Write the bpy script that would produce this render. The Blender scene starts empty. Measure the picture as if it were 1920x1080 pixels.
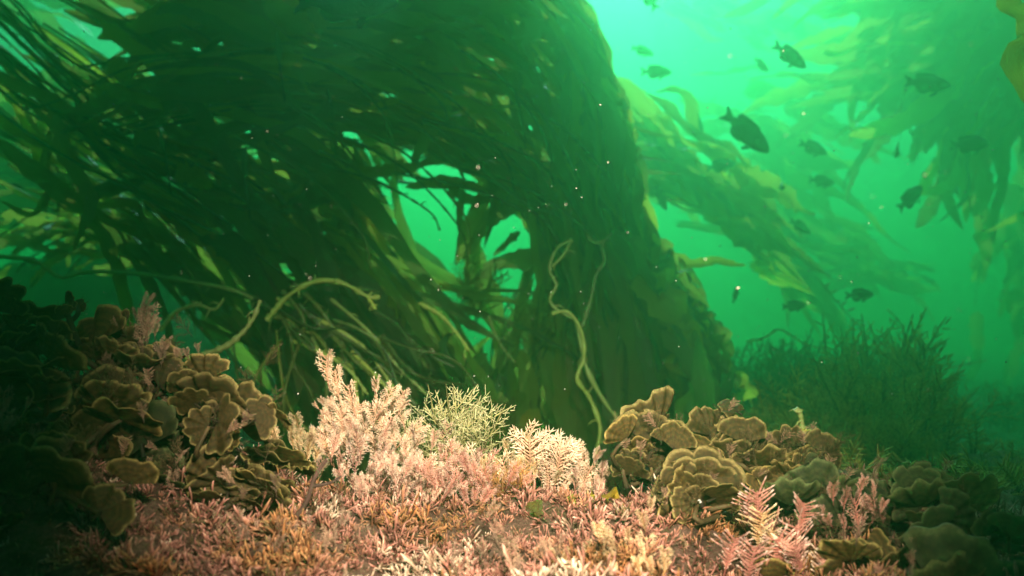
import bpy, math, random
import numpy as np
from mathutils import Vector, Matrix, noise

R = math.radians
sc = bpy.context.scene
col = sc.collection

# ------------------------------------------------------------------ camera
F = 1504.0            # focal length in photo pixels (1920 wide)
PITCH = R(2.3)
CAM = np.array([0.0, 0.0, 1.0])
cd = bpy.data.cameras.new('camera')
cam = bpy.data.objects.new('camera', cd)
col.objects.link(cam)
cam.location = CAM
cam.rotation_euler = (R(90) + PITCH, 0, 0)
cd.sensor_width = 36.0
cd.lens = 36.0 * F / 1920
cd.clip_start = 0.02
cd.clip_end = 400
cd.dof.use_dof = True
cd.dof.focus_distance = 0.95
cd.dof.aperture_fstop = 4.8
sc.camera = cam

# ------------------------------------------------------------------ sky, sun, exposure
SUN_EL, SUN_AZ = 40.0, 3.0     # degrees; azimuth clockwise from +Y (ahead of the camera)
w = bpy.data.worlds.new('World')
sc.world = w
w.use_nodes = True
nt = w.node_tree
bg = nt.nodes['Background']
sky = nt.nodes.new('ShaderNodeTexSky')
sky.sky_type = 'NISHITA'
sky.sun_disc = False
sky.sun_elevation = R(SUN_EL)
sky.sun_rotation = R(SUN_AZ)
nt.links.new(sky.outputs[0], bg.inputs[0])
bg.inputs[1].default_value = 0.05

sl = bpy.data.lights.new('sun', 'SUN')
sl.energy = 5.0
sl.angle = R(0.6)
sl.color = (1.0, 0.96, 0.9)
sun = bpy.data.objects.new('sun', sl)
col.objects.link(sun)
sdir = Vector((math.sin(R(SUN_AZ)) * math.cos(R(SUN_EL)), math.cos(R(SUN_AZ)) * math.cos(R(SUN_EL)), math.sin(R(SUN_EL))))
sun.rotation_euler = sdir.to_track_quat('Z', 'Y').to_euler()
sun.location = (2, 8, 12)

# the diver's video light, held above the camera and aimed at the reef top
ll = bpy.data.lights.new('dive_light', 'SPOT')
ll.energy = 200.0
ll.color = (1.0, 0.80, 0.62)
ll.spot_size = R(57)
ll.spot_blend = 1.0
ll.shadow_soft_size = 0.03
lamp = bpy.data.objects.new('dive_light', ll)
col.objects.link(lamp)
lamp.location = (0.10, 0.02, 1.30)
aim = Vector((0.0, 1.03, 0.84)) - Vector(lamp.location)
lamp.rotation_euler = aim.to_track_quat('-Z', 'Y').to_euler()

sc.view_settings.view_transform = 'Standard'
sc.view_settings.look = 'None'
sc.view_settings.gamma = 1.0
sc.view_settings.use_curve_mapping = False
sc.view_settings.exposure = 0.62

sc.render.engine = 'CYCLES'
cy = sc.cycles
cy.use_denoising = True
cy.max_bounces = 6
cy.diffuse_bounces = 3
cy.glossy_bounces = 1
cy.transmission_bounces = 4
cy.transparent_max_bounces = 4
cy.volume_bounces = 2
cy.sample_clamp_indirect = 4.0
cy.use_adaptive_sampling = False

HAZE_DENSITY = 0.245
HAZE_COLOR = (0.11, 0.48, 0.215)
HAZE_ABS = (0.0, 0.45, 0.18)
HAZE_G = 0.81

# ------------------------------------------------------------------ helpers
def P(px, py, d):
    """photo pixel + distance along the view axis -> place in the world"""
    u = (px - 960) / F * d
    v = (540 - py) / F * d
    c, s = math.cos(PITCH), math.sin(PITCH)
    return np.array([u, d * c - v * s, CAM[2] + d * s + v * c])

def proj(pts):
    q = np.asarray(pts) - CAM
    c, s = math.cos(PITCH), math.sin(PITCH)
    d = q[:, 1] * c + q[:, 2] * s
    v = -q[:, 1] * s + q[:, 2] * c
    d = np.maximum(d, 0.05)
    return 960 + F * q[:, 0] / d, 540 - F * v / d

def nrm(a):
    a = np.asarray(a, float)
    n = np.linalg.norm(a, axis=-1, keepdims=True)
    return a / np.maximum(n, 1e-9)

def mesh(name, V, Fc, mat=None, uv=None, tip=None, smooth=True):
    me = bpy.data.meshes.new(name)
    V = np.asarray(V, np.float32)
    Fc = np.asarray(Fc, np.int32)
    n, k = Fc.shape
    me.vertices.add(len(V))
    me.vertices.foreach_set('co', V.ravel())
    me.loops.add(n * k)
    me.loops.foreach_set('vertex_index', Fc.ravel())
    me.polygons.add(n)
    me.polygons.foreach_set('loop_start', np.arange(0, n * k, k, dtype=np.int32))
    me.polygons.foreach_set('loop_total', np.full(n, k, np.int32))
    me.update(calc_edges=True)
    if smooth:
        me.polygons.foreach_set('use_smooth', np.ones(n, bool))
    if uv is not None:
        l = me.uv_layers.new(name='UVMap')
        l.data.foreach_set('uv', np.asarray(uv, np.float32)[Fc.ravel()].ravel())
    if tip is not None:
        a = me.attributes.new('tip', 'FLOAT', 'POINT')
        a.data.foreach_set('value', np.asarray(tip, np.float32))
    if mat:
        me.materials.append(mat)
    return me

def obj(name, me, parent=None, M=None):
    o = bpy.data.objects.new(name, me)
    col.objects.link(o)
    if parent is not None:
        o.parent = parent
    if M is not None:
        o.matrix_basis = M
    return o

def tag(o, label=None, cat=None, group=None, kind=None):
    if label: o['label'] = label
    if cat: o['category'] = cat
    if group: o['group'] = group
    if kind: o['kind'] = kind
    return o

def empty(name, loc, label, cat, group=None):
    o = bpy.data.objects.new(name, None)
    o.empty_display_size = 0.05
    col.objects.link(o)
    o.location = loc
    return tag(o, label, cat, group)

class Acc:
    """collects shapes of quads for one mesh"""
    def __init__(s): s.V=[]; s.F=[]; s.T=[]; s.n=0
    def add(s, V, Fc, T=None):
        s.V.append(np.asarray(V, float)); s.F.append(np.asarray(Fc) + s.n)
        s.T.append(np.zeros(len(V)) if T is None else np.asarray(T, float)); s.n += len(V)
    def arrays(s): return np.concatenate(s.V), np.concatenate(s.F), np.concatenate(s.T)
    def mesh(s, name, mat, smooth=True):
        V, Fc, T = s.arrays()
        return mesh(name, V, Fc, mat, tip=T, smooth=smooth)

_qcache = {}
def gridfaces(n, m, wrap=False):
    key = (n, m, wrap)
    if key not in _qcache:
        i = np.arange(n - 1)[:, None]
        j = np.arange(m if wrap else m - 1)[None, :]
        j2 = (j + 1) % m
        _qcache[key] = np.stack([(i*m + j), (i*m + j2), ((i+1)*m + j2), ((i+1)*m + j)], -1).reshape(-1, 4)
    return _qcache[key]

def frames(pts):
    T = nrm(np.gradient(pts, axis=0))
    a = np.array([0.0, -1.0, 0.15])
    S = np.cross(T, a)
    bad = np.linalg.norm(S, axis=1) < 0.15
    S[bad] = np.cross(T[bad], [0.0, 0.2, 1.0])
    S = nrm(S)
    N = np.cross(S, T)
    return T, S, N

def tube(pts, r, sides=6, tip=None):
    pts = np.asarray(pts, float)
    n = len(pts)
    r = np.broadcast_to(np.asarray(r, float), (n,))
    T = nrm(np.gradient(pts, axis=0))
    ref = np.array([0.31, 0.22, 0.92]) if abs(T[0] @ np.array([.31,.22,.92])) < .9 else np.array([0.9, -.3, .1])
    S = np.zeros_like(pts)
    s = ref
    for i in range(n):
        s = s - T[i] * (s @ T[i]); s = s / max(np.linalg.norm(s), 1e-6); S[i] = s
    N = np.cross(T, S)
    a = np.arange(sides) / sides * 2 * math.pi
    V = pts[:, None] + r[:, None, None] * (np.cos(a)[None, :, None] * S[:, None] + np.sin(a)[None, :, None] * N[:, None])
    tt = np.linspace(0, 1, n) if tip is None else np.broadcast_to(tip, (n,))
    return V.reshape(-1, 3), gridfaces(n, sides, True), np.repeat(tt, sides)

def spline(ctrl, n=60):
    """Catmull-Rom through the points, resampled at even steps"""
    c = np.asarray(ctrl, float)
    c = np.vstack([2*c[0]-c[1], c, 2*c[-1]-c[-2]])
    out = []
    for i in range(1, len(c)-2):
        t = np.linspace(0, 1, 24, endpoint=False)[:, None]
        p0, p1, p2, p3 = c[i-1], c[i], c[i+1], c[i+2]
        out.append(0.5*((2*p1)+(-p0+p2)*t+(2*p0-5*p1+4*p2-p3)*t**2+(-p0+3*p1-3*p2+p3)*t**3))
    out.append(c[-2][None])
    q = np.vstack(out)
    L = np.r_[0, np.cumsum(np.linalg.norm(np.diff(q, axis=0), axis=1))]
    s = np.linspace(0, L[-1], n)
    return np.stack([np.interp(s, L, q[:, k]) for k in range(3)], 1)

def along(g, L, s):
    """point on spline g (even steps, length L) at arc s, running on straight past its ends"""
    n = len(g)
    x = np.asarray(s) / L * (n - 1)
    xi = np.clip(x, 0, n - 1.001)
    i = xi.astype(int); f = (xi - i)[:, None]
    p = g[i] * (1 - f) + g[i + 1] * f
    over = np.maximum(x - (n - 1), 0)[:, None]
    under = np.minimum(x, 0)[:, None]
    return p + over * (g[-1] - g[-2]) + under * (g[1] - g[0])

def ribbon(spine, width, roll, twist, ruffle, rng, base=0.10):
    n, m = len(spine), 5
    T, S, N = frames(spine)
    a_ = np.linspace(0, 1, n)
    ln = np.linalg.norm(np.diff(spine, axis=0), axis=1).sum()
    spine = spine + (S*(np.sin(a_*rng.uniform(5, 11) + rng.uniform(0, 6))*a_)[:, None] + N*(np.sin(a_*rng.uniform(6, 13) + rng.uniform(0, 6))*a_)[:, None]) * ln * rng.uniform(.015, .05)
    t = np.linspace(0, 1, n)
    ang = roll + twist * (t - 0.4)
    side = np.cos(ang)[:, None] * S + np.sin(ang)[:, None] * N
    nor = np.cross(side, T)
    prof = np.maximum(np.sin(math.pi * np.clip(t, 0, 1) ** rng.uniform(.5, .85)), 0) ** rng.uniform(.45, .8)
    prof = prof * (1 + .14*np.sin(t*rng.uniform(9, 16) + rng.uniform(0, 6)) + .10*rng.normal(0, 1, n))
    wv = width * 0.5 * np.maximum(prof, base * (1 - t))
    u = np.linspace(-1, 1, m)
    ph = rng.uniform(0, 6.28, 2)
    k = rng.uniform(14, 26)
    wave = np.where(u < 0, 1.0, 0.0)[None] * np.sin(k*t+ph[0])[:, None] + np.where(u > 0, 1.0, 0.0)[None] * np.sin(k*1.13*t+ph[1])[:, None]
    disp = ruffle * width * wave * (u**2)[None] * prof[:, None] + width * 0.12 * (np.abs(u)[None]) * prof[:, None]
    edge_ = 1 + .10*rng.normal(0, 1, (n, m))*(np.abs(u) > .9)[None]
    V = spine[:, None] + (u[None, :] * edge_)[:, :, None] * (wv[:, None] * side)[:, None] + disp[:, :, None] * nor[:, None]
    uv = np.stack([np.broadcast_to(u*.5+.5, (n, m)), np.broadcast_to(t[:, None], (n, m))], -1)
    return V.reshape(-1, 3), gridfaces(n, m), uv.reshape(-1, 2)

# ------------------------------------------------------------------ materials
def newmat(name):
    m = bpy.data.materials.new(name)
    m.use_nodes = True
    n = m.node_tree
    n.nodes.clear()
    out = n.nodes.new('ShaderNodeOutputMaterial')
    return m, n, out
def N_(n, t, **kw):
    x = n.nodes.new(t)
    for k, v in kw.items():
        setattr(x, k, v)
    return x
def ramp(n, fac, stops):
    r = N_(n, 'ShaderNodeValToRGB')
    e = r.color_ramp.elements
    while len(e) < len(stops): e.new(0.5)
    for i, (p, c) in enumerate(stops):
        e[i].position = p; e[i].color = (*c, 1)
    n.links.new(fac, r.inputs[0])
    return r.outputs[0]
def mix(n, fac, a, b, mode='MIX'):
    x = N_(n, 'ShaderNodeMix', data_type='RGBA', blend_type=mode)
    for sock, v in ((x.inputs[0], fac), (x.inputs[6], a), (x.inputs[7], b)):
        if hasattr(v, 'is_linked'): n.links.new(v, sock)
        elif isinstance(v, tuple): sock.default_value = (*v, 1)
        else: sock.default_value = v
    return x.outputs[2]
def noise_fac(n, vec, scale, detail=4, rough=.6):
    t = N_(n, 'ShaderNodeTexNoise')
    t.inputs['Scale'].default_value = scale
    t.inputs['Detail'].default_value = detail
    t.inputs['Roughness'].default_value = rough
    if vec is not None: n.links.new(vec, t.inputs['Vector'])
    return t.outputs[0]

def leaf_mat(name, dark, light, trans, tfac=.45, rough=.38, bump=.7, stretch=(7, 1.6)):
    """thin wet seaweed sheet: pigment, streaks along the blade, light through it"""
    m, n, out = newmat(name)
    uv = N_(n, 'ShaderNodeTexCoord')
    mp = N_(n, 'ShaderNodeMapping')
    mp.inputs['Scale'].default_value = (stretch[0], stretch[1], 1)
    n.links.new(uv.outputs['UV'], mp.inputs['Vector'])
    oi = N_(n, 'ShaderNodeObjectInfo')
    ad = N_(n, 'ShaderNodeVectorMath', operation='ADD')
    cmb = N_(n, 'ShaderNodeCombineXYZ')
    mul = N_(n, 'ShaderNodeMath', operation='MULTIPLY'); mul.inputs[1].default_value = 40
    n.links.new(oi.outputs['Random'], mul.inputs[0])
    n.links.new(mul.outputs[0], cmb.inputs[2])
    n.links.new(mp.outputs[0], ad.inputs[0]); n.links.new(cmb.outputs[0], ad.inputs[1])
    f1 = noise_fac(n, ad.outputs[0], 2.2, 5)
    base = mix(n, f1, dark, light)
    lit_tone = ramp(n, oi.outputs['Random'], [(0, (.5, .5, .55)), (.45, (1, 1, 1)), (.85, (1.5, 1.45, 1.05)), (1, (1.9, 1.8, 1.1))])  # random brightness per blade, painting in lit and shaded blades
    base = mix(n, 1.0, base, lit_tone, 'MULTIPLY')
    tc = mix(n, f1, trans, tuple(min(1, c*1.5) for c in trans))
    tc = mix(n, 1.0, tc, lit_tone, 'MULTIPLY')
    bp = N_(n, 'ShaderNodeBump'); bp.inputs['Strength'].default_value = bump; bp.inputs['Distance'].default_value = .01
    n.links.new(f1, bp.inputs['Height'])
    pr = N_(n, 'ShaderNodeBsdfPrincipled')
    pr.inputs['Roughness'].default_value = rough
    pr.inputs['Specular IOR Level'].default_value = .5
    n.links.new(base, pr.inputs['Base Color']); n.links.new(bp.outputs[0], pr.inputs['Normal'])
    tr = N_(n, 'ShaderNodeBsdfTranslucent')
    n.links.new(tc, tr.inputs[0]); n.links.new(bp.outputs[0], tr.inputs['Normal'])
    ms = N_(n, 'ShaderNodeMixShader'); ms.inputs[0].default_value = tfac
    n.links.new(pr.outputs[0], ms.inputs[1]); n.links.new(tr.outputs[0], ms.inputs[2])
    n.links.new(ms.outputs[0], out.inputs[0])
    return m

def tip_mat(name, stops, rnd=.3, tfac=.15, trans=(.4, .2, .1), rough=.7, patch=None, patch_scale=9):
    """branching algae: colour runs from the base of each branch to its tip"""
    m, n, out = newmat(name)
    at = N_(n, 'ShaderNodeAttribute'); at.attribute_name = 'tip'
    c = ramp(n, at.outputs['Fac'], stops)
    oi = N_(n, 'ShaderNodeObjectInfo')
    geo = N_(n, 'ShaderNodeNewGeometry')
    if patch:
        f = noise_fac(n, geo.outputs['Position'], patch_scale, 3)
        for (lo, hi, pc) in patch:
            k = ramp(n, f, [(lo, (0, 0, 0)), (hi, (1, 1, 1))])
            c = mix(n, k, c, mix(n, 1.0, c, pc, 'MULTIPLY'))
    v = ramp(n, oi.outputs['Random'], [(0, (1-rnd, 1-rnd, 1-rnd)), (.5, (1, 1-rnd*.3, 1-rnd*.5)), (1, (1+rnd*.5, 1+rnd*.3, 1))])
    c = mix(n, 1.0, c, v, 'MULTIPLY')
    f4 = noise_fac(n, geo.outputs['Position'], 38, 3)
    c = mix(n, 1.0, c, ramp(n, f4, [(.32, (.5, .46, .44)), (.5, (.95, .95, .95)), (.68, (1.25, 1.22, 1.2))]), 'MULTIPLY')
    f2 = noise_fac(n, geo.outputs['Position'], 180, 2)
    c = mix(n, 1.0, c, ramp(n, f2, [(.3, (.72, .70, .70)), (.7, (1.1, 1.1, 1.1))]), 'MULTIPLY')
    pr = N_(n, 'ShaderNodeBsdfPrincipled')
    pr.inputs['Roughness'].default_value = rough
    pr.inputs['Specular IOR Level'].default_value = .2
    n.links.new(c, pr.inputs['Base Color'])
    tr = N_(n, 'ShaderNodeBsdfTranslucent'); n.links.new(c, tr.inputs[0])
    ms = N_(n, 'ShaderNodeMixShader'); ms.inputs[0].default_value = tfac
    n.links.new(pr.outputs[0], ms.inputs[1]); n.links.new(tr.outputs[0], ms.inputs[2])
    n.links.new(ms.outputs[0], out.inputs[0])
    return m

def rock_mat(name, stops, scale=6, bump=.6):
    m, n, out = newmat(name)
    geo = N_(n, 'ShaderNodeNewGeometry')
    f = noise_fac(n, geo.outputs['Position'], scale, 8, .65)
    c = ramp(n, f, stops)
    f2 = noise_fac(n, geo.outputs['Position'], scale*7, 6, .75)
    bp = N_(n, 'ShaderNodeBump'); bp.inputs['Strength'].default_value = bump; bp.inputs['Distance'].default_value = .02
    n.links.new(f2, bp.inputs['Height'])
    c = mix(n, 1.0, c, ramp(n, f2, [(.3, (.55, .55, .55)), (.7, (1.2, 1.2, 1.2))]), 'MULTIPLY')
    pr = N_(n, 'ShaderNodeBsdfPrincipled'); pr.inputs['Roughness'].default_value = .9
    pr.inputs['Specular IOR Level'].default_value = .1
    n.links.new(c, pr.inputs['Base Color']); n.links.new(bp.outputs[0], pr.inputs['Normal'])
    n.links.new(pr.outputs[0], out.inputs[0])
    return m

M = {}
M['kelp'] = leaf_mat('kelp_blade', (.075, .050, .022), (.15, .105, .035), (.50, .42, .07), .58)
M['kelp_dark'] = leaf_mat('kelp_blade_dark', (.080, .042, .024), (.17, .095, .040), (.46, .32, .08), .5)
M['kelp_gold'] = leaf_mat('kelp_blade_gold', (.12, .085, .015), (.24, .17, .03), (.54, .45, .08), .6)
M['kelp_near'] = leaf_mat('kelp_blade_near', (.10, .07, .008), (.40, .34, .04), (.5, .42, .04), .45, .45, 1.0, (16, 5))
M['stipe'] = leaf_mat('kelp_stipe', (.13, .11, .03), (.22, .18, .055), (.16, .16, .03), .15, .4, .1, (1, 6))
M['stipe_pale'] = leaf_mat('kelp_stipe_pale', (.38, .35, .09), (.56, .50, .17), (.3, .36, .1), .15, .45, .2, (1, 9))
M['lettuce'] = leaf_mat('green_leaf', (.07, .11, .025), (.13, .19, .045), (.28, .40, .06), .5)
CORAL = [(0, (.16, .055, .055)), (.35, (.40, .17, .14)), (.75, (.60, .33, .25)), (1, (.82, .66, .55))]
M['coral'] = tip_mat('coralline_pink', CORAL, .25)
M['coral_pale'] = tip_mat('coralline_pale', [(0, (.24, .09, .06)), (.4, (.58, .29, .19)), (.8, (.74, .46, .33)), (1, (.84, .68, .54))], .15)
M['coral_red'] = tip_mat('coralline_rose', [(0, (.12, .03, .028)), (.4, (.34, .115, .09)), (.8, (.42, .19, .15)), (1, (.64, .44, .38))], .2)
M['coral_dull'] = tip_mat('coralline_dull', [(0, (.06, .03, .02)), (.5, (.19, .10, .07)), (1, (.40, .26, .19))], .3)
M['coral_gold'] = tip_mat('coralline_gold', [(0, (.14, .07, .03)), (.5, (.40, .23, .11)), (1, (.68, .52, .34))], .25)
M['turf'] = tip_mat('coralline_turf', [(0, (.035, .018, .014)), (.45, (.17, .092, .068)), (.8, (.38, .24, .175)), (1, (.76, .62, .50))], .2,  # dark bases paint in the shadows between sprigs; tips are pale
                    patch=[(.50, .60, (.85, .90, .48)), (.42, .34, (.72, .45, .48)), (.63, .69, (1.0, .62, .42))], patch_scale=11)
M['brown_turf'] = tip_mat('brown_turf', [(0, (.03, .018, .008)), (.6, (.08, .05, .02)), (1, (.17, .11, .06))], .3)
M['olive'] = tip_mat('olive_bush', [(0, (.12, .10, .03)), (.5, (.34, .29, .12)), (1, (.68, .60, .36))], .2, .2)
M['green_bush'] = tip_mat('green_bush', [(0, (.08, .08, .02)), (.5, (.34, .31, .07)), (1, (.60, .55, .16))], .3, .5)
M['dark_bush'] = tip_mat('dark_bush', [(0, (.03, .035, .012)), (.5, (.11, .11, .03)), (1, (.26, .25, .07))], .3, .45)
M['orange'] = tip_mat('orange_filament', [(0, (.16, .05, .015)), (.5, (.42, .16, .05)), (1, (.60, .32, .12))], .2, .3)
M['twig'] = tip_mat('dark_twig', [(0, (.035, .018, .014)), (1, (.06, .03, .025))], .2, 0)
M['reef'] = rock_mat('reef_rock', [(.28, (.03, .014, .010)), (.44, (.11, .05, .036)), (.55, (.22, .115, .085)), (.62, (.12, .07, .035)), (.74, (.30, .18, .13))], 30, 1.0)
M['floor'] = rock_mat('sea_floor', [(.3, (.015, .022, .010)), (.5, (.04, .05, .02)), (.7, (.08, .085, .04))], 2.5)
M['snow'] = tip_mat('marine_snow', [(0, (.7, .62, .55)), (1, (.7, .62, .55))], .1, .3)
M['shell'] = tip_mat('shell_white', [(0, (.5, .47, .44)), (1, (.52, .5, .47))], .05, .1)

def fan_mat(name, inner, mid, rim, tfac):
    m, n, out = newmat(name)
    at = N_(n, 'ShaderNodeAttribute'); at.attribute_name = 'tip'
    geo = N_(n, 'ShaderNodeNewGeometry')
    tc = N_(n, 'ShaderNodeTexCoord')
    oi = N_(n, 'ShaderNodeObjectInfo')
    # growth zones follow the margin
    f1 = noise_fac(n, tc.outputs['Object'], 40, 4)
    ma = N_(n, 'ShaderNodeMath', operation='MULTIPLY_ADD')
    ma.inputs[1].default_value = .09; n.links.new(f1, ma.inputs[0]); n.links.new(at.outputs['Fac'], ma.inputs[2])
    c = ramp(n, ma.outputs[0], [(0, inner), (.34, mid), (.46, tuple(v*.5 for v in mid)), (.53, tuple(v*1.25 for v in mid)), (.64, tuple(v*.55 for v in mid)), (.71, tuple(v*1.3 for v in mid)), (.83, tuple(v*.6 for v in mid)), (.95, tuple(v*1.25 for v in mid)), (1.0, rim)])
    f2 = noise_fac(n, tc.outputs['Object'], 16, 6, .7)
    c = mix(n, 1.0, c, ramp(n, f2, [(.3, (.35, .33, .32)), (.55, (1.0, 1.0, 1.0)), (.75, (1.6, 1.6, 1.65))]), 'MULTIPLY')
    f3 = noise_fac(n, tc.outputs['Object'], 260, 2, .6)
    c = mix(n, 1.0, c, ramp(n, f3, [(.3, (.7, .7, .7)), (.7, (1.2, 1.2, 1.2))]), 'MULTIPLY')
    v = ramp(n, oi.outputs['Random'], [(0, (.65, .62, .6)), (.5, (1, 1, 1)), (1, (1.25, 1.15, .95))])
    c = mix(n, 1.0, c, v, 'MULTIPLY')
    bp = N_(n, 'ShaderNodeBump'); bp.inputs['Strength'].default_value = .35; bp.inputs['Distance'].default_value = .003
    n.links.new(f3, bp.inputs['Height'])
    pr = N_(n, 'ShaderNodeBsdfPrincipled'); pr.inputs['Roughness'].default_value = .65
    pr.inputs['Specular IOR Level'].default_value = .2
    n.links.new(c, pr.inputs['Base Color']); n.links.new(bp.outputs[0], pr.inputs['Normal'])
    tr = N_(n, 'ShaderNodeBsdfTranslucent'); n.links.new(c, tr.inputs[0])
    ms = N_(n, 'ShaderNodeMixShader'); ms.inputs[0].default_value = tfac
    n.links.new(pr.outputs[0], ms.inputs[1]); n.links.new(tr.outputs[0], ms.inputs[2])
    n.links.new(ms.outputs[0], out.inputs[0])
    return m
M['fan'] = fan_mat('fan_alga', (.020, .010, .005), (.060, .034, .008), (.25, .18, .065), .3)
M['fan_dark'] = fan_mat('fan_alga_dark', (.014, .011, .005), (.034, .034, .010), (.09, .10, .035), .3)  # darker copy of the fan colour, shade painted in for the hollow fans

def fish_mat(name, back, belly):
    m, n, out = newmat(name)
    tc = N_(n, 'ShaderNodeTexCoord')
    sx = N_(n, 'ShaderNodeSeparateXYZ'); n.links.new(tc.outputs['Object'], sx.inputs[0])
    ma = N_(n, 'ShaderNodeMath', operation='MULTIPLY_ADD'); ma.inputs[1].default_value = 2.2; ma.inputs[2].default_value = .5
    n.links.new(sx.outputs[2], ma.inputs[0])
    c = ramp(n, ma.outputs[0], [(.1, belly), (.75, back)])
    vo = N_(n, 'ShaderNodeTexVoronoi'); vo.inputs['Scale'].default_value = 34
    n.links.new(tc.outputs['Object'], vo.inputs['Vector'])
    c = mix(n, 1.0, c, ramp(n, vo.outputs[0], [(0, (1.2, 1.2, 1.2)), (.8, (.6, .6, .6))]), 'MULTIPLY')
    bp = N_(n, 'ShaderNodeBump'); bp.inputs['Strength'].default_value = .3; bp.inputs['Distance'].default_value = .004
    n.links.new(vo.outputs[0], bp.inputs['Height'])
    pr = N_(n, 'ShaderNodeBsdfPrincipled'); pr.inputs['Roughness'].default_value = .4
    n.links.new(c, pr.inputs['Base Color']); n.links.new(bp.outputs[0], pr.inputs['Normal'])
    n.links.new(pr.outputs[0], out.inputs[0])
    return m
M['fish'] = fish_mat('fish_skin', (.018, .024, .030), (.06, .075, .085))
M['fish_fin'] = tip_mat('fish_fin', [(0, (.02, .026, .032)), (1, (.035, .045, .05))], .1, .2)
M['eye'] = tip_mat('fish_eye', [(0, (.01, .01, .012)), (1, (.25, .28, .30))], .05, 0, rough=.2)

# ------------------------------------------------------------------ the water (haze), sea floor and reef
hz, hn, hout = newmat('green_water')
pv = N_(hn, 'ShaderNodeVolumePrincipled')
pv.inputs['Color'].default_value = (*HAZE_COLOR, 1)
pv.inputs['Absorption Color'].default_value = (*HAZE_ABS, 1)
pv.inputs['Density'].default_value = HAZE_DENSITY
pv.inputs['Anisotropy'].default_value = HAZE_G
hn.links.new(pv.outputs[0], hout.inputs['Volume'])
x0, x1, y0, y1, z0, z1 = -34, 34, -14, 40, -3.0, 6.0
HV = [(x, y, z) for x in (x0, x1) for y in (y0, y1) for z in (z0, z1)]
HF = [(0, 1, 3, 2), (4, 6, 7, 5), (0, 4, 5, 1), (2, 3, 7, 6), (0, 2, 6, 4), (1, 5, 7, 3)]
tag(obj('haze', mesh('haze', HV, HF, hz, smooth=False)), kind='stuff')

def sstep(a, b, x):
    t = np.clip((x - a) / (b - a), 0, 1)
    return t * t * (3 - 2 * t)
def gauss(x, y, cx, cy, sx, sy): return np.exp(-((x-cx)/sx)**2 - ((y-cy)/sy)**2)
def fbm(x, y, s, oct=4, seed=0.0):
    return noise.fractal((x*s + seed, y*s - seed, seed*.37), .8, 2.0, oct)

def floor_z(x, y):
    z = 0.22 + 0.28*gauss(x, y, 2.4, 6.2, 1.8, 2.2) + 0.25*gauss(x, y, 1.6, 4.0, .8, .8) + 1.25*gauss(x, y, -3.3, 6.2, 2.0, 1.4) + .3*gauss(x, y, -1.2, 4.5, 1.6, 1.2)
    return z + 0.10*fbm(x, y, .9, 5, 3.1) + .10*fbm(x, y, 2.1, 4, 5.5)
def reef_z(x, y):
    z = 0.785 + 0.15*gauss(x, y, -.52, .86, .24, .22) - .03*gauss(x, y, .62, .75, .25, .4) + .015*gauss(x, y, 0.02, .98, .25, .12)
    back = float(sstep(.30, .75, x))
    z -= .13*back*float(sstep(.95, 1.7, y))
    drop = sstep(1.02 + .08*math.sin(3.1*x) + 1.0*back, 1.75 + 1.0*back, y)
    edge = max(float(sstep(1.15 + .3*back, 2.2, abs(x))), float(sstep(-.2, -1.2, y)), float(drop))
    z = z + .035*fbm(x, y, 6, 5, 1.7)*(1-.5*edge) - edge*1.0
    return float(z) + edge*.12*fbm(x, y, 2.2, 4, 8.0)

def height_sheet(name, xs, ys, fz, mat):
    V = np.array([(x, y, float(fz(x, y))) for y in ys for x in xs])
    o = obj(name, mesh(name, V, gridfaces(len(ys), len(xs)), mat))
    return tag(o, kind='structure')
gx = np.sign(np.linspace(-1, 1, 121)) * np.abs(np.linspace(-1, 1, 121))**1.8 * 33
gy = np.r_[np.linspace(-13, 1, 12), np.linspace(1.3, 10, 60), np.linspace(10.6, 39, 20)]
height_sheet('sea_floor', gx, gy, floor_z, M['floor'])
height_sheet('reef_rock', np.linspace(-2.3, 2.3, 150), np.linspace(-1.3, 2.95, 150), reef_z, M['reef'])

# ------------------------------------------------------------------ giant kelp
GAPS = [(834, 420, 48, 54, 14), (850, 474, 26, 40, 14), (832, 328, 34, 8, 10), (962, 455, 34, 22, 14), (1332, 470, 58, 24, 12), (1235, 400, 20, 18, 10),
        (1385, 548, 50, 46, 10), (960, 30, 16, 4, 3), (897, 96, 6, 10, 3), (957, 122, 7, 12, 3), (986, 238, 6, 12, 3), (1132, 322, 5, 10, 3), (690, 290, 12, 5, 3),
        (360, 84, 10, 5, 3), (75, 12, 30, 8, 4), (20, 70, 26, 26, 4), (60, 140, 20, 14, 4), (1010, 60, 22, 5, 3), (470, 248, 8, 6, 3), (210, 90, 24, 16, 2), (285, 190, 14, 6, 2), (275, 270, 16, 10, 2)]
def in_gap(px, py):
    for (cx, cy, rx, ry, pad) in GAPS:
        if np.any(((px-cx)/(rx+pad))**2 + ((py-cy)/(ry+pad))**2 < 1): return True
    return False
EDGE = np.array([(-200, 1070), (0, 1088), (90, 1145), (200, 1172), (300, 1188), (420, 1215), (500, 1296), (520, 1312), (600, 1330), (700, 1378), (790, 1405), (1200, 1430)])
def past_edge(px, py, tol): return np.any(px > np.interp(py, EDGE[:, 0], EDGE[:, 1]) + tol)

# the float (gas bladder) shared by all blades
_t = np.linspace(0, 1, 9)
_fv, _ff, _ft = tube(np.stack([0*_t, 0*_t, _t], 1), .004 + .13*np.sin(math.pi*_t)**.8*(1-.35*_t), 8)
FLOAT = mesh('float', _fv, _ff, M['stipe'], uv=np.stack([_ft, _ft], 1))

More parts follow.
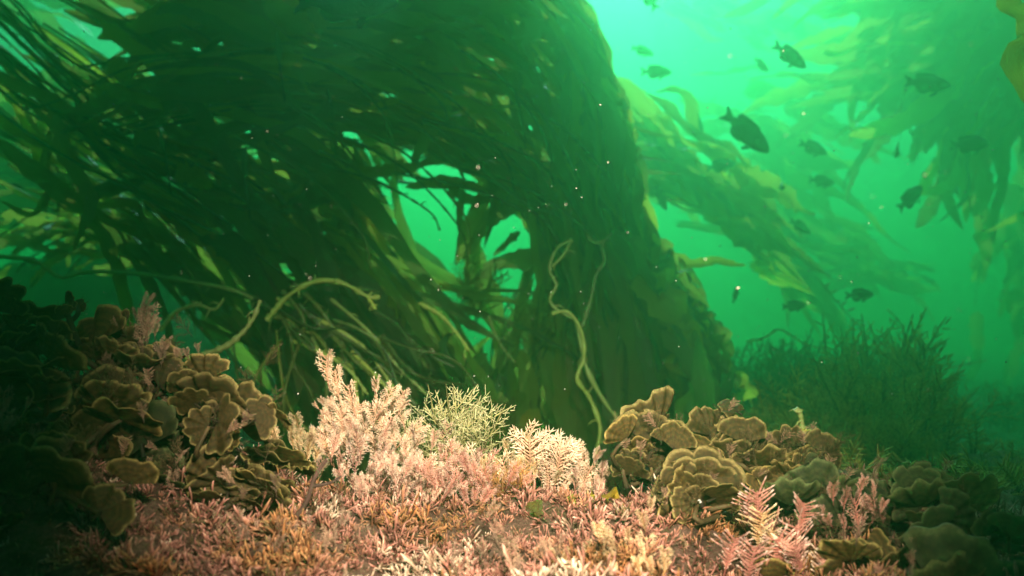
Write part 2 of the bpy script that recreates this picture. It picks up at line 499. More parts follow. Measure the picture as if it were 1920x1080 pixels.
def to_mat(origin, zdir, scale, spin=0.0, face=None):
    z = Vector(zdir).normalized()
    y = Vector(face if face is not None else (0, -1, .1))
    x = y.cross(z)
    if x.length < 1e-3: x = Vector((1, 0, 0))
    x.normalize(); y = z.cross(x)
    m = Matrix((x, y, z)).transposed().to_4x4()
    m = m @ Matrix.Rotation(spin, 4, 'Z')
    s = scale if hasattr(scale, '__len__') else (scale,)*3
    return Matrix.Translation(Vector(origin)) @ m @ Matrix.Diagonal((*s, 1))

def kelp(label, base, guides, nb, seed, mat='kelp', Lr=(.35, .75), Wr=(.055, .12), spread=(.10, .25, .10), stipes=2, floats=.15,
         edge=None, group=None, roll=.7, ruffle=.10, stipe_r=.0055, stipe_mat='stipe', s0=(0, .95), diverge=.18, avoid=True, seg=24, mixm=('kelp_dark', 'kelp', 'kelp', 'kelp_gold')):
    rng = np.random.default_rng(seed)
    base = np.array(base, float)
    root = empty('giant_kelp', base, label, 'kelp', group)
    G = [spline([P(*c) for c in g], 70) for g in guides]
    Ls = [np.linalg.norm(np.diff(g, axis=0), axis=1).sum() for g in G]
    def ok(pts, tol):
        px, py = proj(pts)
        if avoid and in_gap(px, py): return False
        if edge is not None and past_edge(px, py, edge + tol): return False
        return True
    for g, L in zip(G, Ls):
        for k in range(stipes):
            for _ in range(12):
                off = rng.normal(0, 1, 3) * np.array(spread) * .7
                a, b = sorted(rng.uniform(0, 1, 2)); a *= .3; b = .6 + .4*b
                s = np.linspace(a, b, 30) * L
                q = along(g, L, s) + off
                q = q + (np.sin(np.linspace(0, rng.uniform(3, 9), 30) + rng.uniform(0, 6))[:, None] * rng.normal(0, .02, 3))
                if ok(q, -10): break
            else: continue
            V, Fc, T = tube(q - base, np.linspace(stipe_r, stipe_r*.6, 30)*rng.uniform(.7, 1.2), 6)
            obj('stipe', mesh('stipe', V, Fc, M[stipe_mat], uv=np.stack([T*0, T], 1)), root)
    pr = np.array(Ls) / sum(Ls)
    made = 0; tries = 0
    while made < nb and tries < nb * 12:
        tries += 1
        gi = rng.choice(len(G), p=pr)
        g, L = G[gi], Ls[gi]
        st = rng.uniform(*s0) * L
        bl = rng.uniform(*Lr)
        a = np.linspace(0, 1, seg)
        off = rng.normal(0, 1, 3) * np.array(spread)
        drift = rng.normal(0, 1, 3) * np.array([1, 1, 1]) * diverge * bl
        wob = rng.normal(0, .03, 3)
        q = along(g, L, st + a*bl) + off + drift * (a**1.4)[:, None] + wob * np.sin(a*rng.uniform(3, 8) + rng.uniform(0, 6))[:, None]
        q[:, 2] -= (a**2) * bl * rng.uniform(-.05, .12)
        if not ok(q, 0): continue
        wd = rng.uniform(*Wr)
        V, Fc, uv = ribbon(q, wd, rng.normal(0, roll), rng.normal(0, 1.0), ruffle*rng.uniform(.4, 1.4), rng)
        bm = mat if rng.uniform() < .62 else mixm[rng.integers(len(mixm))]  # mixed tones put lit golden and dark blades into the colour
        b = obj('blade', mesh('blade', V - base, Fc, M[bm], uv=uv), root)
        if rng.uniform() < floats:
            obj('float', FLOAT, b, to_mat(q[0] - base - (q[1]-q[0])*.6, q[1]-q[0], rng.uniform(.06, .10)))
        made += 1
    return root

def lone_blade(root, ctrl, wd, roll=0., twist=.3, mat='kelp', ruffle=.06, seed=1, n=20):
    rng = np.random.default_rng(seed)
    base = np.array(root.location)
    q = spline([P(*c) for c in ctrl], n)
    V, Fc, uv = ribbon(q, wd, roll, twist, ruffle, rng)
    return obj('blade', mesh('blade', V - base, Fc, M[mat], uv=uv), root)

def lone_stipe(root, ctrl, r, mat='stipe_pale', n=36, taper=.7):
    base = np.array(root.location)
    q = spline([P(*c) for c in ctrl], n)
    rr_ = np.random.default_rng(int(abs(q[0, 0])*1e4) % 9999)
    V, Fc, T = tube(q - base, np.linspace(r, r*taper, n)*.8*(1 + .16*rr_.normal(0, 1, n) + .5*(rr_.uniform(0, 1, n) > .88)), 8)
    acc_ = Acc(); acc_.add(V, Fc, T)
    for k in range(2, n-2, 5):
        dd_ = nrm(rr_.normal(0, 1, 3)); e_ = r*rr_.uniform(2, 5)
        acc_.add(*tube(np.array([q[k], q[k] + dd_*e_*.6, q[k] + dd_*e_ + [0, 0, -e_*.3]]) - base, [r*.45, r*.3, r*.1], 5))
    V, Fc, T = acc_.arrays()
    return obj('stipe', mesh('stipe', V, Fc, M[mat], uv=np.stack([T*0, T], 1)), root)

gk = 'giant kelp plants on the reef'
# the great arch: crest and right flank
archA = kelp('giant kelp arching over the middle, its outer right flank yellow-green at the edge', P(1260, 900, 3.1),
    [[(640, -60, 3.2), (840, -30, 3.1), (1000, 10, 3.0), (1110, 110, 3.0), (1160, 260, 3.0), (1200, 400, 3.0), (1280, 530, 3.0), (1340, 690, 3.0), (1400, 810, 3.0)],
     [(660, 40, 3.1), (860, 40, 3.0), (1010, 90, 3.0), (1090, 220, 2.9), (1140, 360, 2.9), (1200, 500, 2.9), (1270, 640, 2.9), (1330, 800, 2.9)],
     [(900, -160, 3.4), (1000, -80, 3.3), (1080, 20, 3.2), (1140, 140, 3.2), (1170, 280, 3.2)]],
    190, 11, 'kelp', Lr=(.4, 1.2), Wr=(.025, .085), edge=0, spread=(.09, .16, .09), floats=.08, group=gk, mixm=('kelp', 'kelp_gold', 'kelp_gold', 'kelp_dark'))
kelp('short frilly yellow-green kelp clinging down the right flank of the arch', P(1300, 900, 2.9),
    [[(1150, 150, 2.8), (1180, 290, 2.8), (1215, 410, 2.8), (1290, 520, 2.78), (1335, 640, 2.78), (1385, 760, 2.78)],
     [(1190, 430, 2.75), (1250, 520, 2.72), (1300, 640, 2.72), (1340, 790, 2.72)]],
    70, 28, 'kelp_gold', Lr=(.12, .32), Wr=(.025, .07), spread=(.045, .06, .05), ruffle=.3, edge=22, stipes=1, group=gk, mixm=('kelp', 'kelp_gold'))
archB = kelp('dark heart of the kelp arch, streaming from top centre down behind the curling pale stipes', P(1130, 900, 3.3),
    [[(560, 110, 3.3), (760, 110, 3.2), (930, 170, 3.2), (1030, 290, 3.1), (1090, 430, 3.1), (1160, 580, 3.1), (1200, 740, 3.1), (1220, 860, 3.1)],
     [(560, 220, 3.3), (750, 220, 3.2), (900, 260, 3.2), (1000, 340, 3.2), (1040, 470, 3.2), (1070, 600, 3.2), (1090, 760, 3.2), (1100, 880, 3.2)],
     [(1060, 480, 3.3), (1010, 540, 3.3), (960, 640, 3.3), (950, 760, 3.3), (960, 870, 3.3)],
     [(700, 290, 3.2), (850, 290, 3.2), (960, 330, 3.2), (1060, 420, 3.2)]],
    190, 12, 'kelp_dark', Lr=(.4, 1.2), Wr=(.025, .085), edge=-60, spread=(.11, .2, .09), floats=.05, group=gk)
# mass on the left, streaming across the top
leftA = kelp('giant kelp streaming across the upper left with bundles of dark stipes', P(420, 820, 3.6),
    [[(-150, 60, 3.3), (60, 150, 3.3), (220, 270, 3.2), (400, 370, 3.2), (560, 440, 3.1), (700, 540, 3.1)],
     [(-60, -60, 3.4), (140, 60, 3.3), (320, 190, 3.3), (500, 310, 3.2), (640, 420, 3.2), (740, 540, 3.2)],
     [(120, 210, 3.0), (300, 165, 3.0), (480, 150, 3.0), (640, 175, 3.0), (800, 230, 3.0)],
     [(180, 300, 3.1), (360, 260, 3.0), (520, 230, 3.0), (680, 250, 3.1), (780, 300, 3.1)],
     [(-140, 210, 3.4), (40, 270, 3.4), (180, 340, 3.4), (310, 430, 3.3), (420, 540, 3.2)]],
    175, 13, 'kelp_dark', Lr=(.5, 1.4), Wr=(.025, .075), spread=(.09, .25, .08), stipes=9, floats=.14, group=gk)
leftB = kelp('dense dark crown of kelp filling the top left and top centre', P(560, 860, 3.7),
    [[(150, -60, 3.5), (360, 30, 3.5), (560, 150, 3.4), (680, 280, 3.4), (720, 400, 3.4)],
     [(180, 110, 3.5), (400, 30, 3.4), (600, 20, 3.4), (820, 60, 3.3), (960, 110, 3.3)],
     [(260, -140, 3.6), (520, -60, 3.6), (760, -40, 3.5), (960, 0, 3.5)],
     [(280, 130, 3.5), (450, 180, 3.5), (600, 260, 3.5), (680, 350, 3.5)]],
    150, 14, 'kelp_dark', edge=-25, Lr=(.5, 1.4), Wr=(.04, .12), spread=(.14, .25, .12), floats=.05, group=gk)
# low tumbled mass with the stipe bundle
lowC = kelp('low slumped kelp heap left of the gap with bare stipes fanned across it', P(640, 860, 3.0),
    [[(380, 430, 3.0), (520, 420, 3.0), (650, 460, 2.9), (740, 570, 2.9), (810, 700, 2.9), (850, 820, 2.9)],
     [(420, 480, 2.9), (560, 500, 2.9), (660, 570, 2.8), (720, 680, 2.8), (770, 800, 2.8)],
     [(450, 560, 2.9), (560, 620, 2.9), (640, 720, 2.8), (690, 830, 2.8)],
     [(700, 560, 3.1), (760, 650, 3.1), (800, 760, 3.1), (840, 880, 3.1)],
     [(460, 640, 3.0), (520, 720, 3.0), (580, 820, 3.0)]],
    180, 15, 'kelp_dark', Lr=(.35, .9), Wr=(.03, .09), spread=(.08, .15, .07), stipes=3, floats=.04, group=gk)
for i, c in enumerate([[(520, 560, 2.3), (600, 600, 2.25), (680, 650, 2.25), (740, 730, 2.25)], [(500, 590, 2.25), (570, 610, 2.25), (610, 650, 2.2), (625, 690, 2.2)],
          [(560, 570, 2.25), (600, 610, 2.25), (650, 640, 2.25), (700, 700, 2.25)], [(540, 600, 2.25), (590, 650, 2.2), (650, 690, 2.2), (690, 740, 2.2)],
          [(600, 600, 2.25), (660, 640, 2.25), (720, 690, 2.25), (780, 760, 2.25)], [(480, 560, 2.3), (520, 590, 2.25), (580, 640, 2.2), (600, 680, 2.2)],
          [(620, 560, 2.3), (690, 620, 2.25), (740, 680, 2.25), (800, 740, 2.25)], [(560, 540, 2.3), (600, 580, 2.25), (640, 640, 2.25), (650, 680, 2.25)],
          [(640, 680, 2.25), (700, 700, 2.25), (740, 740, 2.25), (770, 780, 2.25)], [(660, 660, 2.25), (710, 710, 2.2), (750, 760, 2.2)]]):
    lone_stipe(lowC, c, .0065 + .0015*(i % 3), 'stipe' if i % 3 else 'stipe_pale')
_r = np.random.default_rng(77)
for k in range(16):
    o = _r.normal(0, 16, 2); e = _r.normal(0, 34, 2); b = _r.normal(0, 12, 2)
    lone_stipe(leftA, [(-60 + o[0], 60 + o[1]*2.2, 2.95), (70 + b[0] + o[0], 170 + b[1] + o[1]*1.6, 2.9), (200 + e[0]*.6, 275 + e[1]*.6, 2.85), (320 + e[0], 345 + e[1], 2.8), (440 + e[0]*1.3, 420 + e[1]*1.4, 2.8)], .0055 + .003*_r.uniform(), 'stipe' if k % 3 else 'kelp_dark')
for k in range(12):
    o = _r.normal(0, 18, 2)
    lone_stipe(leftA, [(-80 + o[0], -60 + o[1], 2.9), (20 + o[0], 35 + o[1], 2.85), (90 + o[0]*.8, 110 + o[1]*.8, 2.8), (160 + o[0]*1.2, 170 + o[1]*1.2, 2.8)], .006, 'kelp' if k % 2 else 'stipe')
for k in range(22):
    x = _r.uniform(420, 980); y = _r.uniform(60, 330); sl = _r.uniform(.25, .9); L = _r.uniform(120, 330)
    if x > 800: sl += (x - 800)/350
    lone_stipe(archB if x > 700 else leftA, [(x, y, 2.5), (x + L*.4, y + L*.4*sl*.7, 2.45), (x + L*.75, y + L*.75*sl, 2.47), (x + L*.75 + 20, y + L*sl*1.05, 2.5)], .0045 + .003*_r.uniform(), 'stipe')
for i, (c, wd) in enumerate([([(190, 160, 2.75), (230, 175, 2.7), (270, 190, 2.7), (310, 210, 2.75)], .05), ([(205, 115, 2.8), (225, 130, 2.8), (245, 150, 2.8)], .07), ([(250, 260, 2.8), (280, 262, 2.78), (305, 275, 2.8)], .07),
        ([(150, 240, 2.8), (175, 232, 2.8), (190, 250, 2.8)], .04), ([(330, 320, 2.75), (360, 330, 2.7), (400, 350, 2.75)], .07), ([(500, 0, 2.8), (530, 30, 2.8), (570, 55, 2.8), (600, 80, 2.8)], .09),
        ([(960, 70, 2.8), (1000, 60, 2.75), (1040, 75, 2.75), (1060, 95, 2.8)], .10), ([(970, 170, 2.8), (990, 200, 2.78), (1010, 230, 2.8)], .06), ([(1060, 60, 2.8), (1100, 130, 2.78), (1130, 220, 2.78), (1150, 300, 2.8)], .10),
        ([(1100, 330, 2.8), (1150, 380, 2.75), (1190, 430, 2.75), (1210, 470, 2.8)], .09), ([(1190, 520, 2.7), (1240, 560, 2.65), (1280, 620, 2.65), (1300, 680, 2.7)], .12), ([(1240, 620, 2.65), (1300, 690, 2.6), (1340, 740, 2.6), (1400, 790, 2.42)], .10),
        ([(930, 385, 2.9), (960, 375, 2.88), (1000, 385, 2.88), (1030, 400, 2.9)], .07), ([(640, 330, 2.75), (680, 325, 2.75), (720, 318, 2.75), (760, 305, 2.78)], .045), ([(120, 330, 2.9), (90, 370, 2.9), (60, 400, 2.9), (0, 380, 2.9)], .03),
        ([(95, 240, 2.9), (90, 290, 2.9), (85, 340, 2.9), (92, 400, 2.9)], .03)]):
    lone_blade(archA if c[0][0] > 900 else leftA, c, wd, -.2 + .2*(i % 4), .4, 'kelp_gold' if i < 14 else 'kelp_dark', .1, 300 + i)  # gold blades in front paint in the lit slivers
for (px, py, dx, dy, s_) in [(524, 118, .15, -.8, .10), (459, 335, .0, -.7, .10), (622, 205, .3, -.6, .07), (735, 265, .4, -.5, .07), (310, 290, .3, -.5, .08), (975, 205, .4, -.6, .07), (1150, 345, .3, -.8, .07)]:
    b_ = lone_stipe(leftA if px < 700 else archB, [(px, py, 2.4), (px + 6, py + 40, 2.4), (px + 10, py + 75, 2.42)], .004, 'stipe')
    obj('float', FLOAT, b_, to_mat(P(px, py, 2.4) - np.array(b_.parent.location), (-dx*.4, 0, -dy), s_*1.0))
_r = np.random.default_rng(78)
for k in range(18):
    x = _r.uniform(430, 720); y = _r.uniform(530, 650); L = _r.uniform(110, 230); a = R(_r.normal(38, 26))
    c = [(x, y, 2.25)]
    for m in range(4):
        a += _r.normal(0, .35); c.append((c[-1][0] + L*.33*math.cos(a), c[-1][1] + L*.33*math.sin(a), 2.2 + _r.normal(0, .04)))
    lone_stipe(lowC, c, .0042 + .003*_r.uniform(), 'stipe' if k % 5 else 'stipe_pale')
# inner edge of the arch: drooping ribs round the gap
lone_blade(archB, [(868, 330, 3.0), (862, 400, 3.0), (856, 450, 3.0), (856, 500, 3.0)], .035, .9, .4, 'kelp_dark')
lone_blade(archB, [(960, 330, 3.0), (905, 370, 3.0), (880, 430, 3.0), (862, 500, 3.0)], .075, .3, .5, 'kelp_dark', seed=2)
lone_blade(archB, [(1010, 380, 3.0), (940, 395, 3.0), (900, 430, 3.0), (868, 495, 3.0)], .06, .2, .5, 'kelp_dark', seed=3)
lone_blade(archB, [(1030, 470, 3.0), (960, 490, 3.0), (910, 500, 3.0), (880, 540, 3.0)], .07, .4, .5, 'kelp_dark', seed=4)
lone_blade(archB, [(975, 435, 3.02), (950, 455, 3.02), (925, 480, 3.02)], .03, .3, .5, 'kelp_dark', seed=5)
lone_blade(archB, [(760, 350, 3.0), (820, 346, 3.0), (900, 350, 3.0), (960, 370, 3.0)], .055, .3, .5, 'kelp_dark', seed=6)
lone_blade(archB, [(690, 330, 3.0), (760, 315, 3.0), (830, 305, 3.0), (900, 310, 3.0)], .05, .2, .5, 'kelp_dark', seed=7)
lone_blade(archB, [(840, 350, 3.0), (880, 375, 3.0), (900, 380, 3.0), (930, 370, 3.0)], .045, .1, .5, 'kelp', seed=8)
lone_blade(leftA, [(110, 215, 2.8), (240, 190, 2.75), (400, 160, 2.75), (520, 165, 2.8), (600, 175, 2.8)], .07, .1, .3, 'kelp_dark', seed=9)
lone_blade(leftA, [(380, 270, 2.8), (460, 265, 2.75), (540, 235, 2.75), (640, 180, 2.8)], .05, .1, .3, 'kelp_dark', seed=10)
lone_blade(archB, [(840, 190, 2.85), (810, 240, 2.8), (785, 280, 2.8), (770, 305, 2.8)], .07, .1, .3, 'kelp', seed=12)
lone_blade(archA, [(1240, 470, 2.9), (1300, 495, 2.9), (1350, 490, 2.9), (1400, 497, 2.9)], .04, .2, .4, 'kelp', seed=13)

# pale kelp behind the gap and on the left
kelp('hazy blue-green kelp drooping just behind the bright gap', P(790, 860, 4.6),
    [[(610, 400, 4.5), (690, 440, 4.5), (750, 510, 4.5), (800, 600, 4.5), (840, 700, 4.5)],
     [(600, 470, 4.5), (690, 520, 4.5), (760, 600, 4.5), (810, 700, 4.5)]],
    40, 16, 'kelp', Lr=(.4, .8), Wr=(.06, .14), spread=(.05, .2, .05), group=gk, avoid=False)
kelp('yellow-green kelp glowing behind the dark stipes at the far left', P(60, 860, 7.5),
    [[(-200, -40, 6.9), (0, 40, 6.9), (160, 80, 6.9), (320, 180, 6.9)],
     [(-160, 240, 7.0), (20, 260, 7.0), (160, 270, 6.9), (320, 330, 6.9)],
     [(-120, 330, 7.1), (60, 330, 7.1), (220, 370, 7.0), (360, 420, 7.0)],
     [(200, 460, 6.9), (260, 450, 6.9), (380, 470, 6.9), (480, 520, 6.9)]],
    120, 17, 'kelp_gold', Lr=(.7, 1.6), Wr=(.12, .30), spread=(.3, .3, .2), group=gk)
kelp('small dark sprig of kelp leaves low at the left edge', P(90, 700, 4.0),
    [[(20, 460, 3.8), (80, 430, 3.8), (140, 420, 3.8), (220, 430, 3.8)], [(60, 520, 3.8), (110, 470, 3.8), (170, 440, 3.8)]],
    34, 18, 'kelp_dark', Lr=(.2, .5), Wr=(.03, .08), spread=(.16, .12, .08), group=gk)
# right: hazy fronds behind the arch
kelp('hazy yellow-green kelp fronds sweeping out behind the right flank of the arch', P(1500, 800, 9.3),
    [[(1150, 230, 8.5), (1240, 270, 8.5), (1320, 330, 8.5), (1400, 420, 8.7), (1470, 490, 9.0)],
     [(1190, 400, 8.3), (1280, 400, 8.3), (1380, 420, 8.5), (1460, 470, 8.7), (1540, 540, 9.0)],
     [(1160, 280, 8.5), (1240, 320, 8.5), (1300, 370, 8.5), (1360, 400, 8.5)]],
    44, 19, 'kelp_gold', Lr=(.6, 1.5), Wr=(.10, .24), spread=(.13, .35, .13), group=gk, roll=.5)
kelp('yellow-green kelp billow curling over the bright gap just right of the arch', P(1400, 860, 5.2),
    [[(1100, 170, 5.0), (1200, 260, 5.0), (1280, 320, 5.0), (1350, 380, 5.0), (1400, 430, 5.1)],
     [(1150, 360, 4.9), (1250, 392, 4.9), (1330, 415, 5.0), (1400, 455, 5.1), (1450, 500, 5.2)],
     [(1150, 270, 5.0), (1230, 320, 5.0), (1310, 370, 5.0), (1370, 400, 5.0)]],
    80, 27, 'kelp', Lr=(.35, .75), Wr=(.06, .16), spread=(.09, .25, .08), group=gk, roll=.6, s0=(0, .75), mixm=('kelp', 'kelp_gold'))
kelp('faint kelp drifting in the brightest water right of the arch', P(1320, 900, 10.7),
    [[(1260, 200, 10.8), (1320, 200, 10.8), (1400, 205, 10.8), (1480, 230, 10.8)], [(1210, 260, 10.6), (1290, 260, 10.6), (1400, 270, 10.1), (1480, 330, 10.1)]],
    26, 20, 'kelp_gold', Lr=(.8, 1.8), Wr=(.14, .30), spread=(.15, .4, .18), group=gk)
kelp('far shadowy kelp clump at the top edge, right of the arch', P(1350, 900, 13.9),
    [[(1220, -40, 13.0), (1310, 0, 13.0), (1400, 30, 13.0), (1470, 60, 13.0)], [(1260, -120, 13.0), (1380, -60, 13.0), (1500, -20, 13.0)]],
    60, 21, 'kelp_dark', Lr=(.4, .9), Wr=(.14, .25), spread=(.12, .3, .12), group=gk)
topr = kelp('kelp crown spreading blades from the top right corner, plus shading blades added out of view', P(1880, 860, 7.5),
    [[(1960, 60, 6.9), (1860, 70, 6.9), (1760, 60, 6.9), (1660, 90, 6.9)], [(1900, -60, 6.9), (1820, 0, 6.9), (1740, 10, 6.9), (1640, 0, 6.9)],
     [(1980, 150, 7.0), (1880, 150, 7.0), (1800, 120, 7.0)], [(1960, 120, 7.1), (1890, 200, 7.1), (1840, 260, 7.1)],
     [(2300, -160, 6.4), (2050, -180, 6.4), (1800, -170, 6.4), (1620, -120, 6.4)], [(2500, -350, 6.0), (2150, -380, 6.0), (1850, -380, 6.0), (1600, -330, 6.0)], [(2500, -620, 5.8), (2100, -620, 5.8), (1800, -600, 5.8)]],  # guides above the frame, added to shade the water on the right
    230, 22, 'kelp_dark', Lr=(.6, 1.3), Wr=(.10, .22), spread=(.18, .45, .15), group=gk, mixm=('kelp_dark', 'kelp'))
for i, (c, wd) in enumerate([([(1700, -30, 5.6), (1640, 30, 5.6), (1600, 70, 5.6), (1545, 108, 5.6)], .13), ([(1760, -10, 5.6), (1690, 30, 5.6), (1640, 60, 5.6), (1600, 65, 5.6)], .12),
        ([(1840, 40, 5.6), (1760, 60, 5.6), (1700, 70, 5.6), (1640, 75, 5.6)], .14), ([(1850, 60, 5.6), (1760, 90, 5.6), (1700, 140, 5.6), (1650, 180, 5.6)], .10),
        ([(1880, 120, 5.6), (1780, 160, 5.6), (1700, 220, 5.6), (1590, 262, 5.6)], .15), ([(1890, 140, 5.6), (1810, 230, 5.6), (1760, 310, 5.6), (1680, 380, 5.6)], .12),
        ([(1720, -20, 5.7), (1620, 10, 5.7), (1580, 25, 5.7), (1540, 22, 5.7)], .10), ([(1870, 170, 5.7), (1820, 250, 5.7), (1780, 330, 5.7), (1700, 385, 5.7)], .08),
        ([(1990, 330, 5.7), (1930, 400, 5.7), (1880, 420, 5.7), (1840, 430, 5.7)], .05)]):
    lone_blade(topr, c, wd*1.15, .2 - .1*(i % 4), .5, 'kelp_gold', .1, 40 + i)
kelp('dark tangled kelp mass hanging behind the blue-grey fish', P(1800, 860, 6.2),
    [[(2050, -60, 6.0), (1920, 20, 6.0), (1820, 90, 6.0), (1770, 180, 6.0)], [(2050, 60, 6.1), (1930, 90, 6.1), (1850, 150, 6.1), (1830, 240, 6.1)], [(1950, -160, 6.0), (1850, -60, 6.0), (1760, 20, 6.0), (1700, 100, 6.0)]],
    120, 26, 'kelp_dark', Lr=(.5, 1.0), Wr=(.08, .18), spread=(.16, .3, .14), group=gk, mixm=('kelp_dark', 'kelp'))
neark = empty('giant_kelp', P(1990, 200, 1.25), 'golden brown kelp blades close up at the top right edge', 'kelp', gk)
lone_blade(neark, [(1995, 220, 1.25), (1940, 185, 1.22), (1918, 135, 1.2), (1932, 85, 1.2), (1990, 60, 1.2)], .055, .2, .5, 'kelp_near', .16, 60)
lone_blade(neark, [(1990, 100, 1.25), (1930, 45, 1.25), (1895, 10, 1.25), (1860, -60, 1.25)], .040, .0, .4, 'kelp_near', .16, 61)
lone_blade(neark, [(1990, 160, 1.3), (1950, 110, 1.3), (1925, 60, 1.32), (1905, 30, 1.32)], .03, .5, .8, 'kelp_near', .2, 62)
kelp('far right kelp column fading into the green water', P(1960, 800, 9.8),
    [[(1960, 160, 9.3), (1930, 300, 9.3), (1950, 450, 9.3), (1930, 620, 9.3)], [(1830, 560, 9.8), (1860, 480, 9.8), (1920, 420, 9.8)]],
    50, 23, 'kelp_dark', Lr=(.4, .9), Wr=(.12, .22), spread=(.12, .3, .12), group=gk)
kelp('distant kelp slope fading out in the mid-right water', P(1560, 860, 12.0),
    [[(1420, 480, 11.2), (1500, 440, 11.2), (1600, 470, 11.2), (1700, 540, 11.2)], [(1480, 560, 11.6), (1580, 500, 11.6), (1680, 520, 11.6)]],
    50, 24, 'kelp', Lr=(.4, .9), Wr=(.14, .25), spread=(.16, .3, .14), group=gk)
kelp('added kelp canopy overhead, out of view, shading the kelp and water below', (0.0, 3.4, .3),  # unseen canopy above the frame, added to shade the arch and near water
    [[(-300, -420, 3.0), (200, -360, 3.0), (700, -330, 3.0), (1050, -300, 3.0)], [(-200, -330, 3.2), (300, -320, 3.3), (700, -310, 3.3), (950, -290, 3.3)],
     [(-100, -600, 2.7), (400, -560, 2.7), (900, -520, 2.7)], [(0, -800, 2.4), (400, -760, 2.4), (900, -740, 2.4)]],
    90, 25, 'kelp_dark', Lr=(.6, 1.2), Wr=(.16, .3), spread=(.2, .35, .14), group=gk, stipes=1, seg=10, edge=160, mixm=('kelp_dark', 'kelp'))

# bare and curling stipes
def stipe_thing(label, strands, mat='stipe_pale', group='bare kelp stipes'):
    b = P(*strands[0][0][0])
    r = empty('kelp_stipe', b, label, 'kelp stipe', group)
    for ctrl, rad in strands: lone_stipe(r, ctrl, rad, mat)
    return r
stipe_thing('twisted pair of pale stipes rising in front of the dark arch, curling at the top', [
    ([(1160, 790, 2.3), (1125, 740, 2.3), (1100, 690, 2.3), (1088, 640, 2.3), (1078, 600, 2.3), (1045, 582, 2.3), (1030, 560, 2.3), (1044, 535, 2.3), (1030, 505, 2.3), (1045, 465, 2.3), (1072, 450, 2.3)], .0075),
    ([(1118, 850, 2.3), (1125, 800, 2.3), (1105, 745, 2.3), (1082, 710, 2.28), (1095, 670, 2.28), (1090, 620, 2.28), (1065, 585, 2.28), (1035, 588, 2.28)], .007),
    ([(1072, 450, 2.3), (1055, 480, 2.3), (1035, 500, 2.3)], .006)])
stipe_thing('brightest pale stipe, hanging straight with a small hook at its top', [
    ([(1092, 612, 2.35), (1108, 560, 2.35), (1118, 515, 2.35), (1133, 490, 2.35), (1130, 460, 2.35), (1148, 437, 2.35)], .0065),
    ([(1132, 452, 2.35), (1115, 455, 2.35), (1100, 440, 2.35)], .005)])
stipe_thing('long olive stipe trailing in from the left edge', [
    ([(-40, 478, 2.3), (60, 488, 2.3), (112, 520, 2.3), (160, 510, 2.3), (250, 512, 2.3), (350, 527, 2.3), (450, 548, 2.3), (520, 590, 2.35)], .0085)], 'stipe_pale')  # pale colour stands in for front light missing on this stipe
stipe_thing('pale arching stipe over the slumped kelp heap', [
    ([(500, 600, 2.2), (540, 555, 2.2), (590, 528, 2.2), (640, 530, 2.2), (690, 556, 2.2), (712, 556, 2.2)], .009),
    ([(690, 556, 2.2), (705, 580, 2.2)], .006)], 'stipe_pale')
stipe_thing('short bright stipe forked at its foot above the left fan algae', [
    ([(360, 720, 1.6), (358, 676, 1.6), (385, 664, 1.6), (430, 645, 1.6), (470, 605, 1.6), (488, 563, 1.6)], .0075),
    ([(358, 676, 1.6), (346, 668, 1.6)], .006)])
stipe_thing('thin bent stipe left of the short bright one', [
    ([(300, 620, 2.1), (330, 585, 2.1), (370, 572, 2.1), (402, 580, 2.1), (420, 560, 2.1)], .007)], 'stipe_pale')  # pale colour again replaces the light that misses it
stipe_thing('straight pale stipe leaning below the bright gap', [
    ([(786, 568, 2.4), (825, 590, 2.4), (855, 622, 2.4), (880, 658, 2.4)], .007)])
stipe_thing('thin slanting stipe in the shade right of the leafy green alga', [
    ([(916, 592, 2.6), (930, 630, 2.6), (945, 655, 2.6), (966, 680, 2.6)], .004)])
stipe_thing('stubby bright green stipe standing up behind the right fan algae', [
    ([(1500, 840, 1.25), (1505, 815, 1.25), (1502, 785, 1.25), (1497, 768, 1.25), (1490, 772, 1.25)], .0062),
    ([(1503, 812, 1.25), (1512, 806, 1.25)], .0045)])
stipe_thing('dark stalk standing alone on the far reef at the right', [([(1712, 880, 3.2), (1716, 850, 3.2), (1718, 825, 3.2), (1716, 806, 3.2)], .008)], 'stipe')
stipe_thing('slack pale strand looping over the dark bush right of the arch', [
    ([(1400, 640, 3.4), (1430, 635, 3.4), (1460, 618, 3.4), (1485, 630, 3.4), (1510, 645, 3.4), (1545, 655, 3.4)], .006)])
stipe_thing('thin pale strand sagging to the far reef at the right', [
    ([(1665, 580, 3.8), (1690, 610, 3.8), (1702, 650, 3.8), (1716, 690, 3.8)], .005), ([(1700, 690, 3.8), (1750, 692, 3.8), (1800, 686, 3.8), (1850, 675, 3.8)], .0045)])
fl = stipe_thing('slanting string of small round floats in the mid-right water', [([(1530, 520, 4.2), (1560, 555, 4.2), (1590, 590, 4.2), (1620, 625, 4.2)], .004)], 'stipe')
for i, (px, py) in enumerate([(1545, 540), (1556, 549), (1562, 563), (1575, 575), (1588, 583), (1603, 600), (1612, 617)]):
    obj('float', FLOAT, fl, to_mat(P(px, py, 4.2) - np.array(fl.location), (.6, 0, .5 - .3*(i % 3)), .05))

